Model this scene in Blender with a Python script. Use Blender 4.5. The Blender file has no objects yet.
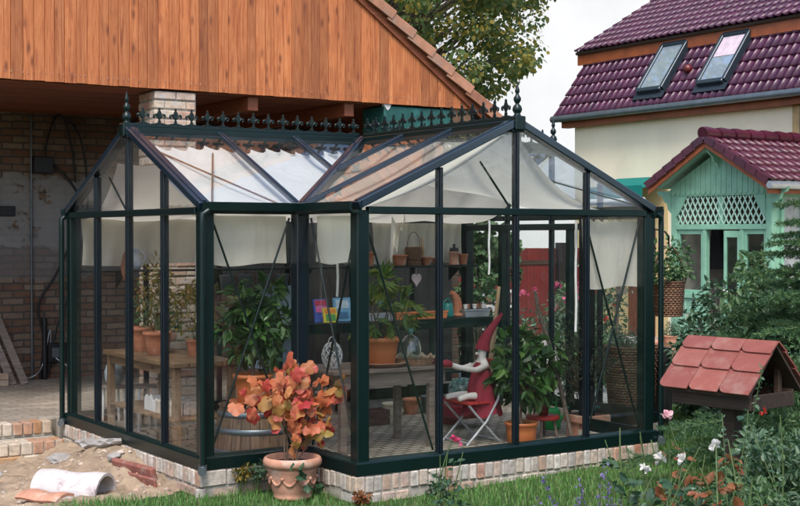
import bpy, bmesh, math, random
import numpy as np
from mathutils import Vector, Matrix, noise as mnoise
random.seed(7); rng = np.random.default_rng(11)
sc = bpy.context.scene
COL = sc.collection
PI = math.pi; R = math.radians

# ------------------------------------------------------------------ mesh builder
class MB:
    def __init__(s): s.v = []; s.f = []; s.m = []; s.sm = []
    def raw(s, V, F, mi=0, smooth=False):
        b = len(s.v); s.v += [tuple(p) for p in V]
        for f in F: s.f.append([b + i for i in f]); s.m.append(mi); s.sm.append(smooth)
        return s
    def box(s, x0, x1, y0, y1, z0, z1, mi=0, M=None):
        V = [(x, y, z) for z in (z0, z1) for y in (y0, y1) for x in (x0, x1)]
        if M is not None: V = [M @ Vector(p) for p in V]
        return s.raw(V, [(0, 2, 3, 1), (4, 5, 7, 6), (0, 1, 5, 4), (2, 6, 7, 3), (0, 4, 6, 2), (1, 3, 7, 5)], mi)
    def cbox(s, x0, x1, y0, y1, z0, z1, c=.004, mi=0, M=None):      # box with chamfered edges (octagon in every section)
        V = []; F = []
        xs = (x0, x1); ys = (y0, y1); zs = (z0, z1); idx = {}
        for i in (0, 1):
            for j in (0, 1):
                for k in (0, 1):
                    sx = c if i == 0 else -c; sy = c if j == 0 else -c; sz = c if k == 0 else -c
                    idx[i, j, k] = len(V)
                    V += [(xs[i], ys[j] + sy, zs[k] + sz), (xs[i] + sx, ys[j], zs[k] + sz), (xs[i] + sx, ys[j] + sy, zs[k])]
        I = idx
        for i in (0, 1):
            q = [I[i, 0, 0], I[i, 1, 0], I[i, 1, 1], I[i, 0, 1]]; F.append(q if i else q[::-1])
            q = [I[0, i, 0] + 1, I[1, i, 0] + 1, I[1, i, 1] + 1, I[0, i, 1] + 1]; F.append(q[::-1] if i else q)
            q = [I[0, 0, i] + 2, I[1, 0, i] + 2, I[1, 1, i] + 2, I[0, 1, i] + 2]; F.append(q if i else q[::-1])
        for a in (0, 1):
            for b in (0, 1):
                F.append([I[a, b, 0], I[a, b, 1], I[a, b, 1] + 1, I[a, b, 0] + 1])
                F.append([I[a, 0, b], I[a, 1, b], I[a, 1, b] + 2, I[a, 0, b] + 2])
                F.append([I[0, a, b] + 1, I[1, a, b] + 1, I[1, a, b] + 2, I[0, a, b] + 2])
        for t in I.values(): F.append([t, t + 1, t + 2])
        if M is not None: V = [M @ Vector(p) for p in V]
        return s.raw(V, F, mi)
    def bar(s, p, q, w, h, up=(0, 0, 1), mi=0, c=0):
        p = Vector(p); q = Vector(q); d = (q - p); L = d.length; d /= L
        side = d.cross(Vector(up)); side.normalize(); u = side.cross(d)
        M = Matrix((d, side, u)).transposed().to_4x4(); M.translation = p
        if c: return s.cbox(0, L, -w / 2, w / 2, -h / 2, h / 2, c, mi, M)
        return s.box(0, L, -w / 2, w / 2, -h / 2, h / 2, mi, M)
    def tube(s, P, r, n=8, mi=0, caps=True, smooth=True):
        P = [Vector(p) for p in P]; k = len(P)
        rs = r if isinstance(r, (list, tuple)) else [r] * k
        V = []; F = []; prev = None
        for i in range(k):
            t = (P[min(i + 1, k - 1)] - P[max(i - 1, 0)]); t.normalize()
            if prev is None:
                a = Vector((0, 0, 1)) if abs(t.z) < .9 else Vector((1, 0, 0)); x = t.cross(a)
            else: x = prev - t * prev.dot(t)
            x.normalize(); prev = x; y = t.cross(x)
            for j in range(n):
                A = 2 * PI * j / n; V.append(P[i] + (x * math.cos(A) + y * math.sin(A)) * rs[i])
        for i in range(k - 1):
            for j in range(n):
                F.append((i * n + j, i * n + (j + 1) % n, (i + 1) * n + (j + 1) % n, (i + 1) * n + j))
        s.raw(V, F, mi, smooth)
        if caps:
            s.raw(V[:n], [tuple(range(n))[::-1]], mi); s.raw(V[-n:], [tuple(range(n))], mi)
        return s
    def lathe(s, prof, c=(0, 0, 0), n=24, mi=0, smooth=True, M=None, sx=1, sy=1):
        V = []; F = []; k = len(prof)
        for r_, z in prof:
            for j in range(n):
                A = 2 * PI * j / n; V.append(Vector((c[0] + r_ * sx * math.cos(A), c[1] + r_ * sy * math.sin(A), c[2] + z)))
        if M is not None: V = [M @ p for p in V]
        for i in range(k - 1):
            for j in range(n): F.append((i * n + j, i * n + (j + 1) % n, (i + 1) * n + (j + 1) % n, (i + 1) * n + j))
        return s.raw(V, F, mi, smooth)
    def prism(s, pts, vec, mi=0):
        n = len(pts); vec = Vector(vec); V = [Vector(p) for p in pts] + [Vector(p) + vec for p in pts]
        F = [tuple(range(n))[::-1], tuple(range(n, 2 * n))] + [(i, (i + 1) % n, n + (i + 1) % n, n + i) for i in range(n)]
        return s.raw(V, F, mi)
    def grid(s, fn, nu, nv, mi=0, smooth=True, thick=0):
        V = [fn(i / nu, j / nv) for j in range(nv + 1) for i in range(nu + 1)]
        F = [(j * (nu + 1) + i, j * (nu + 1) + i + 1, (j + 1) * (nu + 1) + i + 1, (j + 1) * (nu + 1) + i) for j in range(nv) for i in range(nu)]
        return s.raw(V, F, mi, smooth)
    def build(s, name, mat, parent=None, off=None, fix=True):
        me = bpy.data.meshes.new(name)
        V = s.v
        if off is not None:
            o_ = Vector(off); V = [(p[0] - o_[0], p[1] - o_[1], p[2] - o_[2]) for p in V]
        me.from_pydata(V, [], s.f)
        mats = mat if isinstance(mat, (list, tuple)) else [mat]
        for m in mats: me.materials.append(m)
        me.polygons.foreach_set('material_index', s.m); me.polygons.foreach_set('use_smooth', s.sm)
        me.update()
        if fix:
            bm = bmesh.new(); bm.from_mesh(me); bmesh.ops.recalc_face_normals(bm, faces=bm.faces); bm.to_mesh(me); bm.free()
        o = bpy.data.objects.new(name, me); COL.objects.link(o)
        if parent is not None: o.parent = parent
        return o

def npmesh(name, V, F, mat, parent=None, mi=None, smooth=False):
    """fast mesh: V (n,3), F list of (m,k) index arrays"""
    me = bpy.data.meshes.new(name)
    loops = np.concatenate([f.ravel() for f in F]).astype(np.int32)
    tot = np.concatenate([np.full(len(f), f.shape[1]) for f in F]).astype(np.int32)
    st = np.concatenate([[0], np.cumsum(tot)[:-1]]).astype(np.int32)
    me.vertices.add(len(V)); me.vertices.foreach_set('co', np.asarray(V, dtype=np.float32).ravel())
    me.loops.add(len(loops)); me.loops.foreach_set('vertex_index', loops)
    me.polygons.add(len(tot)); me.polygons.foreach_set('loop_start', st); me.polygons.foreach_set('loop_total', tot)
    for m in (mat if isinstance(mat, (list, tuple)) else [mat]): me.materials.append(m)
    me.polygons.foreach_set('use_smooth', np.full(len(tot), smooth))
    if mi is not None: me.polygons.foreach_set('material_index', mi.astype(np.int32))
    me.update(calc_edges=True); me.validate()
    o = bpy.data.objects.new(name, me); COL.objects.link(o)
    if parent is not None: o.parent = parent
    return o

def tag(o, label, cat, group=None, kind=None):
    if label: o['label'] = label
    if cat: o['category'] = cat
    if group: o['group'] = group
    if kind: o['kind'] = kind
    return o
def thing(name, label, cat, loc=(0, 0, 0), rz=0, group=None):
    o = bpy.data.objects.new(name, None); COL.objects.link(o); o.empty_display_size = .1
    o.location = loc; o.rotation_euler = (0, 0, rz)
    return tag(o, label, cat, group)
def dup(root, loc, rz=0, label=None, scale=1, rot=None):
    def cp(o, par):
        c = o.copy(); COL.objects.link(c)
        if par is not None: c.parent = par
        for ch in list(o.children): cp(ch, c)
        return c
    r = cp(root, None); r.location = loc; r.rotation_euler = rot or (0, 0, rz); r.scale = (scale,) * 3
    if label: r['label'] = label
    return r
def struct(o): o['kind'] = 'structure'; return o

# ------------------------------------------------------------------ materials
def newmat(name):
    m = bpy.data.materials.new(name); m.use_nodes = True; nt = m.node_tree
    return m, nt, nt.nodes['Principled BSDF'], nt.nodes['Material Output']
def N(nt, t, **k):
    n = nt.nodes.new(t)
    for a, b in k.items(): setattr(n, a, b)
    return n
def ramp(nt, cols, fac=None, interp='LINEAR'):
    r_ = N(nt, 'ShaderNodeValToRGB'); e = r_.color_ramp.elements; r_.color_ramp.interpolation = interp
    n = len(cols)
    for i, c in enumerate(cols):
        pos = i / max(n - 1, 1) if len(c) == 3 else c[3]
        if i < 2: el = e[i]; el.position = pos
        else: el = e.new(pos)
        el.color = (c[0], c[1], c[2], 1)
    if fac is not None: nt.links.new(fac, r_.inputs[0])
    return r_
def mix(nt, a, b, f, mode='MIX'):
    m = N(nt, 'ShaderNodeMix', data_type='RGBA', blend_type=mode)
    for v, i in ((f, 0), (a, 6), (b, 7)):
        if isinstance(v, (int, float)): m.inputs[i].default_value = v
        elif isinstance(v, tuple): m.inputs[i].default_value = (*v, 1)
        else: nt.links.new(v, m.inputs[i])
    return m.outputs[2]
def noise(nt, scale, detail=4, rough=.6, vec=None, dist=0):
    n = N(nt, 'ShaderNodeTexNoise'); n.inputs['Scale'].default_value = scale; n.inputs['Detail'].default_value = detail
    n.inputs['Roughness'].default_value = rough; n.inputs['Distortion'].default_value = dist
    nt.links.new(vec if vec is not None else coords(nt), n.inputs['Vector']); return n.outputs['Fac']
def coords(nt, scale=None):
    t = N(nt, 'ShaderNodeTexCoord').outputs['Object']
    if scale:
        m = N(nt, 'ShaderNodeMapping'); m.inputs['Scale'].default_value = scale; nt.links.new(t, m.inputs['Vector']); t = m.outputs[0]
    return t
def bump(nt, h, strength=.3, dist=.01):
    b = N(nt, 'ShaderNodeBump'); b.inputs['Strength'].default_value = strength; b.inputs['Distance'].default_value = dist
    nt.links.new(h, b.inputs['Height']); return b.outputs[0]
def sharpen(nt, f, lo, hi):
    m = N(nt, 'ShaderNodeMapRange'); m.inputs[1].default_value = lo; m.inputs[2].default_value = hi; nt.links.new(f, m.inputs[0]); return m.outputs[0]
def island(nt): return N(nt, 'ShaderNodeNewGeometry').outputs['Random Per Island']

def M(name, col, rough=.6, metal=0, var=.25, ns=9, bmp=.15, bs=60, cols=None, dirt=None, ds=4, spec=None):
    """cols: ramp over the island random value; var: noise value variation; dirt: colour of blotches"""
    m, nt, p, out = newmat(name)
    base = ramp(nt, cols, island(nt)).outputs[0] if cols else tuple(col)
    nz = noise(nt, ns, 5)
    v = ramp(nt, [(1 - var,) * 3, (1 + var * .6,) * 3], sharpen(nt, nz, .3, .7)).outputs[0]
    c = mix(nt, base, v, 1.0, 'MULTIPLY')
    if dirt:
        d = sharpen(nt, noise(nt, ds, 6, .7), .52, .68); c = mix(nt, c, dirt, d)
    nt.links.new(c, p.inputs['Base Color'])
    p.inputs['Roughness'].default_value = rough; p.inputs['Metallic'].default_value = metal
    if spec is not None: p.inputs['Specular IOR Level'].default_value = spec
    if bmp: nt.links.new(bump(nt, noise(nt, bs, 4), bmp, .006), p.inputs['Normal'])
    return m

def leafmat(name, cols, transl=.35, rough=.5):
    m, nt, p, out = newmat(name)
    c = ramp(nt, cols, island(nt)).outputs[0]
    c = mix(nt, c, ramp(nt, [(.75,) * 3, (1.2,) * 3], noise(nt, 25, 2)).outputs[0], 1.0, 'MULTIPLY')
    nt.links.new(c, p.inputs['Base Color']); p.inputs['Roughness'].default_value = rough
    t = N(nt, 'ShaderNodeBsdfTranslucent'); nt.links.new(c, t.inputs[0])
    ms = N(nt, 'ShaderNodeMixShader'); ms.inputs[0].default_value = transl
    nt.links.new(p.outputs[0], ms.inputs[1]); nt.links.new(t.outputs[0], ms.inputs[2]); nt.links.new(ms.outputs[0], out.inputs[0])
    return m

def woodmat(name, a, b, c, axis=2, rough=.55, knots=True, isl=.5, gs=1.0):
    """planks: grain along axis, per-island offset and tone"""
    m, nt, p, out = newmat(name)
    t = N(nt, 'ShaderNodeTexCoord').outputs['Object']
    r_ = island(nt)
    sc_ = N(nt, 'ShaderNodeVectorMath', operation='SCALE'); comb = N(nt, 'ShaderNodeCombineXYZ')
    for i in range(3): nt.links.new(r_, comb.inputs[i])
    nt.links.new(comb.outputs[0], sc_.inputs[0]); sc_.inputs['Scale'].default_value = 37
    ad = N(nt, 'ShaderNodeVectorMath', operation='ADD'); nt.links.new(t, ad.inputs[0]); nt.links.new(sc_.outputs[0], ad.inputs[1])
    s_ = [40 * gs, 40 * gs, 40 * gs]; s_[axis] = 2.2 * gs
    mp = N(nt, 'ShaderNodeMapping'); mp.inputs['Scale'].default_value = s_; nt.links.new(ad.outputs[0], mp.inputs[0])
    g = noise(nt, 1.0, 6, .65, mp.outputs[0], 1.2)
    col = ramp(nt, [(*b, .3), (*a, .5), (*c, .72)], g).outputs[0]
    tone = ramp(nt, [(1 - isl * .55,) * 3, (1.0,) * 3, (1 + isl * .35,) * 3], r_).outputs[0]
    col = mix(nt, col, tone, 1.0, 'MULTIPLY')
    if knots:
        s2 = [9 * gs, 9 * gs, 9 * gs]; s2[axis] = 3.2 * gs
        m2 = N(nt, 'ShaderNodeMapping'); m2.inputs['Scale'].default_value = s2; nt.links.new(ad.outputs[0], m2.inputs[0])
        vo = N(nt, 'ShaderNodeTexVoronoi'); vo.inputs['Scale'].default_value = 1; nt.links.new(m2.outputs[0], vo.inputs[0])
        k = mixf(nt, sharpen(nt, vo.outputs['Distance'], .24, .06), .85)
        col = mix(nt, col, tuple(x * .6 for x in b), k)
        st = sharpen(nt, noise(nt, 2.2, 4, .6, ad.outputs[0]), .5, .75)
        col = mix(nt, col, tuple(x * .75 for x in b), mixf(nt, st, .45))
    nt.links.new(col, p.inputs['Base Color']); p.inputs['Roughness'].default_value = rough
    nt.links.new(bump(nt, g, .25, .004), p.inputs['Normal'])
    return m
def mixf(nt, f, k):
    a = N(nt, 'ShaderNodeMath', operation='MULTIPLY'); nt.links.new(f, a.inputs[0]); a.inputs[1].default_value = k; return a.outputs[0]

def glassmat(name, tint=(.93, .97, .95), refl=1.0, rough=0.0, haze=.0):
    m, nt, p, out = newmat(name); nt.nodes.remove(p)
    tr = N(nt, 'ShaderNodeBsdfTransparent'); tr.inputs[0].default_value = (*tint, 1)
    gl = N(nt, 'ShaderNodeBsdfGlossy'); gl.inputs['Roughness'].default_value = rough
    wv = bump(nt, noise(nt, 1.3, 2), .02, .05); nt.links.new(wv, gl.inputs['Normal'])
    fr = N(nt, 'ShaderNodeFresnel'); fr.inputs[0].default_value = 1.5
    ms = N(nt, 'ShaderNodeMixShader')
    k = N(nt, 'ShaderNodeMath', operation='MULTIPLY'); k.inputs[1].default_value = refl; 
    bf = N(nt, 'ShaderNodeMath', operation='SUBTRACT'); bf.inputs[0].default_value = 1; nt.links.new(N(nt, 'ShaderNodeNewGeometry').outputs['Backfacing'], bf.inputs[1])
    k0 = N(nt, 'ShaderNodeMath', operation='MULTIPLY'); nt.links.new(fr.outputs[0], k0.inputs[0]); nt.links.new(bf.outputs[0], k0.inputs[1]); nt.links.new(k0.outputs[0], k.inputs[0])
    nt.links.new(k.outputs[0], ms.inputs[0]); nt.links.new(tr.outputs[0], ms.inputs[1]); nt.links.new(gl.outputs[0], ms.inputs[2])
    last = ms.outputs[0]
    if haze:
        df = N(nt, 'ShaderNodeBsdfDiffuse'); df.inputs[0].default_value = (.6, .6, .57, 1)
        m2 = N(nt, 'ShaderNodeMixShader'); nt.links.new(mixf(nt, sharpen(nt, noise(nt, 3, 6, .7), .35, .75), haze), m2.inputs[0])
        nt.links.new(last, m2.inputs[1]); nt.links.new(df.outputs[0], m2.inputs[2]); last = m2.outputs[0]
    nt.links.new(last, out.inputs[0]); return m

def clothmat(name, col, transl=.3, rough=.9):
    m, nt, p, out = newmat(name)
    c = mix(nt, tuple(col), ramp(nt, [(.86,) * 3, (1.06,) * 3], noise(nt, 3, 4)).outputs[0], 1.0, 'MULTIPLY')
    nt.links.new(c, p.inputs['Base Color']); p.inputs['Roughness'].default_value = rough
    nt.links.new(bump(nt, noise(nt, 1.0, 3, .5, coords(nt, (7, 7, 2.2)), .6), .55, .05), p.inputs['Normal'])
    t = N(nt, 'ShaderNodeBsdfTranslucent'); nt.links.new(c, t.inputs[0])
    ms = N(nt, 'ShaderNodeMixShader'); ms.inputs[0].default_value = transl
    nt.links.new(p.outputs[0], ms.inputs[1]); nt.links.new(t.outputs[0], ms.inputs[2]); nt.links.new(ms.outputs[0], out.inputs[0]); return m

GREEN = M('dark_green_paint', (.0028, .0125, .0115), .3, 0, .2, 5, .03, 40, spec=.4)
BAR = M('sky_blued_green_paint', (.0045, .0095, .015), .25, 0, .2, 5, .03, 40, spec=.5)  # dark green paint with the blue of reflected sky mixed into its colour
RAFT = M('sky_sheen_rafter_paint', (.010, .022, .036), .2, 0, .2, 5, .03, 40, spec=.9)  # lighter, bluer copy of the green: sky sheen put into the base colour
GLASS = glassmat('greenhouse_glass', (.985, .995, .99), 1.3, 0, .008)
ROOFGLASS = glassmat('roof_glass', (.985, .995, .995), 1.4, .01, .02)
CLOTH = clothmat('cream_cloth', (.90, .86, .74), .52)
WHITECLOTH = clothmat('white_cloth', (.89, .87, .81), .38)
TERRA = M('terracotta', (.46, .17, .085), .75, 0, .25, 7, .15, 70, dirt=(.5, .36, .28), ds=5)
TERRA2 = M('pale_terracotta', (.52, .26, .17), .8, 0, .25, 8, .15, 70, dirt=(.55, .42, .34), ds=6)
TERRA3 = M('orange_plastic_terracotta', (.50, .15, .045), .5, 0, .12, 6, .05, 60)
SOIL = M('potting_soil', (.035, .024, .016), .95, 0, .5, 30, .8, 90)
BRICKS = [(.50, .44, .36), (.44, .30, .22), (.60, .55, .47), (.40, .37, .34), (.54, .45, .34), (.40, .19, .12), (.56, .50, .44), (.46, .39, .31), (.50, .36, .28), (.62, .58, .52), (.42, .38, .34), (.52, .47, .40)]
PLINTHB = M('old_brick', (.5, .4, .3), .85, 0, .35, 22, .6, 90, cols=BRICKS, dirt=(.30, .27, .23), ds=14)
PILLARB = M('pillar_brick', (.5, .4, .3), .85, 0, .35, 18, .6, 80, cols=[(.52, .40, .30), (.55, .46, .35), (.48, .27, .19), (.56, .44, .36), (.50, .36, .28)], dirt=(.42, .40, .37), ds=9)
STEPB = M('step_brick', (.5, .4, .3), .85, 0, .35, 16, .5, 80, cols=[(.42, .22, .11), (.50, .32, .17), (.58, .50, .40), (.45, .34, .24), (.38, .16, .09), (.55, .45, .33)], dirt=(.40, .35, .29), ds=9)
MORTAR = M('mortar', (.36, .33, .28), .95, 0, .3, 20, .5, 80)
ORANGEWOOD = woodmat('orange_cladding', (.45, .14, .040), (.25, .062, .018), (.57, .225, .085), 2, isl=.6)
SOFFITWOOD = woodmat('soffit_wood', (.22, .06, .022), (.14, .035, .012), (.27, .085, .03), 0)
PLANK = woodmat('weathered_plank', (.19, .115, .06), (.10, .06, .033), (.27, .18, .105), 1)
GREYWOOD = woodmat('grey_table_wood', (.20, .155, .125), (.11, .08, .065), (.30, .25, .21), 0)
BROWNWOOD = woodmat('brown_wood', (.16, .085, .045), (.09, .045, .022), (.22, .13, .07), 2)
DARKWOOD = woodmat('dark_wood', (.045, .026, .017), (.025, .014, .009), (.07, .042, .028), 0, .7)
BARRELW = woodmat('barrel_staves', (.14, .085, .05), (.08, .045, .026), (.20, .13, .08), 2)
STICK = woodmat('pale_stick', (.45, .30, .16), (.32, .2, .1), (.55, .39, .23), 2, knots=False)
STEEL = M('galvanised_steel', (.50, .53, .56), .4, .8, .15, 10, .05)
ZINC = M('zinc_gutter', (.16, .19, .21), .4, .6, .2, 6, .05)
SLATE = M('slate_frame', (.035, .05, .065), .35, .3, .1, 6, .03)
BLACK = M('black_rubber', (.012, .012, .014), .5, 0, .3, 10, .05)
RED = clothmat('red_felt', (.27, .02, .04), .05)
REDPAINT = M('red_paint', (.40, .03, .025), .45, 0, .2, 8, .05)
SKINCLOTH = clothmat('white_doll_cloth', (.74, .70, .64), .05)
PATCH = M('striped_doll_cloth', (.25, .4, .38), .9, 0, .5, 60, .1)
WHITE = M('white_paint', (.74, .74, .72), .5, 0, .1, 6, .05)
MINT = M('mint_paint', (.235, .47, .325), .55, 0, .25, 3, .08, 30, dirt=(.20, .38, .27), ds=1.6)
MINT2 = M('pale_mint_paint', (.44, .66, .53), .5, 0, .12, 4, .05)
TEAL = M('teal_render', (.012, .085, .072), .55, 0, .35, 2.5, .15, 30, dirt=(.03, .16, .14), ds=3)
AWN = clothmat('teal_awning', (.0, .20, .17), .15)
FASCIA = M('stained_fascia', (.30, .078, .024), .5, 0, .3, 4, .1, 40)
CREAM = M('cream_render', (.86, .77, .57), .9, 0, .07, 1.2, .2, 120, dirt=(.78, .69, .50), ds=.7)
YELLOW = M('yellow_render', (.68, .52, .26), .9, 0, .1, 2, .2, 100)
PALE = M('pale_firewall', (.80, .775, .745), .95, 0, .09, .25, .25, 8)
TILE = M('plum_glazed_tile', (.085, .018, .055), .3, 0, .35, 3, .05, 30, cols=[(.062, .013, .040), (.076, .017, .048), (.068, .014, .038), (.058, .014, .044), (.08, .018, .044)])
TILE2 = M('plum_porch_tile', (.070, .010, .024), .36, 0, .35, 3, .05, 30, cols=[(.065, .010, .024), (.085, .013, .03), (.075, .011, .022), (.055, .011, .028)])
CLAYTILE = M('clay_roof_tile', (.40, .17, .095), .7, 0, .3, 6, .2, 60, cols=[(.36, .15, .085), (.46, .22, .13), (.40, .18, .10), (.50, .27, .17)], dirt=(.30, .2, .15), ds=5)
BIRDTILE = M('bird_house_tile', (.36, .1, .075), .7, 0, .2, 6, .2, 90, cols=[(.23, .062, .048), (.28, .08, .06), (.21, .058, .048), (.29, .092, .07)], dirt=(.27, .15, .12), ds=3)
COBBLE = None
WICKER = M('wicker', (.17, .085, .045), .8, 0, .4, 40, .5, 90, cols=[(.12, .055, .03), (.22, .12, .065), (.16, .085, .05)])
WICKER2 = M('pale_wicker', (.45, .25, .15), .8, 0, .4, 40, .4, 90, cols=[(.38, .2, .11), (.5, .3, .18)])
WOOL = M('stone', (.38, .36, .34), .95, 0, .35, 12, .6, 40)
CLAYPIPE = M('limed_clay_pipe', (.60, .56, .54), .8, 0, .25, 5, .25, 50, dirt=(.30, .24, .25), ds=5)
REDSLAB = M('red_clinker', (.27, .10, .075), .8, 0, .35, 9, .4, 60, dirt=(.38, .28, .24), ds=7)

# ------------------------------------------------------------------ leaves
def T_oval(w=.45, fold=.12, curl=-.12):
    V = np.array([[0, 0, 0], [.35, w / 2, fold], [.75, w * .36, fold * .6 + curl * .5], [1, 0, curl], [.75, -w * .36, fold * .6 + curl * .5], [.35, -w / 2, fold], [.5, 0, curl * .1]], float)
    return V, [[0, 6, 1], [1, 6, 2], [2, 6, 3], [3, 6, 4], [4, 6, 5], [5, 6, 0]]
def T_quad(w=.6):
    V = np.array([[0, 0, 0], [.5, w / 2, .06], [1, 0, -.05], [.5, -w / 2, .06]], float)
    return V, [[0, 1, 2], [0, 2, 3]]
def T_vine():
    ang = [(-2.6, .40), (-2.25, .50), (-1.9, .53), (-1.6, .46), (-1.25, .56), (-.95, .55), (-.7, .47), (-.4, .54), (0, .63), (.4, .54), (.7, .47), (.95, .55), (1.25, .56), (1.6, .46), (1.9, .53), (2.25, .50), (2.6, .40)]
    V = [[.35, 0, 0.06]]
    for a, r_ in ang: V.append([.35 + r_ * math.cos(a), r_ * math.sin(a), -.34 * r_ * r_ + .07 * math.sin(4.5 * a + .6)])
    V.append([.12, 0, 0])
    n = len(V)
    return np.array(V, float), [[0, i, i + 1] for i in range(1, n - 1)] + [[0, n - 1, 1]]
def T_palm(k=7):
    V = []; F = []
    for i in range(k):
        a = (i - (k - 1) / 2) * 2.3 / (k - 1) * 1.0; L = 1 - .25 * abs(a)
        ca, sa = math.cos(a), math.sin(a); b = len(V)
        for x, y, z in ((0, 0, 0), (.5 * L, .11, .03), (L, 0, -.2), (.5 * L, -.11, .03)):
            V.append([x * ca - y * sa, x * sa + y * ca, z])
        F += [[b, b + 1, b + 2], [b, b + 2, b + 3]]
        if i: F.append([b, b - 4 + 1, b - 4 + 1][:3]) if False else None
    return np.array(V, float), [f for f in F if f]
def leaves(name, pts, dirs, size, tmpl, mat, parent=None, jit=.5, sj=.35, up=.6, off=None, upv=None, smooth=False):
    """pts (n,3), dirs (n,3) heading of each leaf"""
    V0, F0 = tmpl; n = len(pts); pts = np.asarray(pts, float)
    if off is not None: pts = pts - np.asarray(off, float)
    d = np.asarray(dirs, float) + rng.normal(0, jit, (n, 3)); d /= np.linalg.norm(d, axis=1)[:, None] + 1e-9
    u = (np.array([0, 0, 1.0]) * up if upv is None else np.array(upv, float)) + rng.normal(0, .45, (n, 3))
    s_ = np.cross(u, d); s_ /= np.linalg.norm(s_, axis=1)[:, None] + 1e-9
    u = np.cross(d, s_)
    sz = size * (1 + rng.uniform(-sj, sj, n))
    B = np.stack([d, s_, u], 1)
    V = np.einsum('kj,njl->nkl', V0, B) * sz[:, None, None] + pts[:, None, :]
    k = len(V0); F0 = np.array(F0)
    F = (F0[None] + (np.arange(n) * k)[:, None, None]).reshape(-1, F0.shape[1])
    return npmesh(name, V.reshape(-1, 3), [F], mat, parent, None, smooth)
def clump_pts(centers, rad, per, flat=.8):
    P = []; D = []
    for c, r_ in zip(centers, rad):
        q = rng.normal(0, 1, (per, 3)); q /= np.linalg.norm(q, axis=1)[:, None]
        rr = r_ * rng.uniform(.35, 1, per) ** .6
        p = q * rr[:, None]; p[:, 2] *= flat
        P.append(np.asarray(c) + p); q2 = q.copy(); q2[:, 2] -= .35; D.append(q2)
    return np.concatenate(P), np.concatenate(D)

L_LINDEN = leafmat('linden_leaf', [(.10, .17, .06), (.14, .22, .07), (.19, .27, .09), (.16, .24, .08), (.28, .31, .09), (.50, .40, .08), (.60, .45, .09)], .55)
L_CITRUS = leafmat('citrus_leaf', [(.02, .06, .015), (.035, .095, .02), (.06, .15, .035), (.12, .22, .05)], .25, .35)
L_OLIVE = leafmat('olive_leaf', [(.05, .075, .04), (.09, .12, .07), (.13, .16, .11)], .25)
L_VINE = leafmat('autumn_leaf', [(.62, .16, .07), (.66, .22, .09), (.52, .045, .055), (.64, .27, .11), (.34, .26, .06), (.68, .19, .10), (.56, .075, .07), (.42, .29, .07), (.64, .20, .11), (.45, .04, .05)], .4)
L_PALM = leafmat('palmate_leaf', [(.08, .17, .04), (.13, .24, .06), (.24, .32, .07), (.38, .42, .08)], .3)
L_ROSE = leafmat('rose_leaf', [(.035, .085, .045), (.055, .12, .06), (.09, .16, .08)], .25, .4)
L_SHRUB = leafmat('shrub_leaf', [(.04, .10, .035), (.07, .15, .05), (.11, .20, .08), (.16, .25, .10)], .3)
L_GREY = leafmat('grey_green_leaf', [(.06, .12, .065), (.10, .18, .10), (.16, .24, .14)], .3)
L_RUST = leafmat('rust_leaf', [(.28, .08, .03), (.22, .09, .035), (.34, .13, .05), (.13, .12, .04)], .3)
L_CONIF = leafmat('conifer_needle', [(.035, .10, .05), (.055, .14, .065), (.085, .18, .075), (.17, .27, .08)], .3)
L_YELLOW = leafmat('yellowing_leaf', [(.10, .13, .03), (.22, .17, .03), (.30, .19, .03), (.07, .10, .03)], .35)
L_GRASS = leafmat('grass_blade', [(.065, .19, .035), (.10, .26, .05), (.14, .32, .07), (.19, .33, .10), (.24, .26, .11)], .4)
P_PINK = leafmat('pink_petal', [(.70, .08, .20), (.75, .15, .28)], .3)
P_PALEPINK = leafmat('pale_pink_petal', [(.75, .40, .45), (.78, .55, .55)], .3)
P_WHITE = leafmat('white_petal', [(.78, .76, .74), (.80, .76, .68)], .3)
P_LAV = leafmat('lavender_flower', [(.16, .13, .32), (.25, .2, .42)], .3)
BARK = M('bark', (.11, .085, .065), .9, 0, .4, 14, .7, 40)
STEMG = M('green_stem', (.10, .15, .05), .6, 0, .3, 20, .1)
STEMB = M('brown_stem', (.17, .11, .07), .8, 0, .3, 20, .2)

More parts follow.
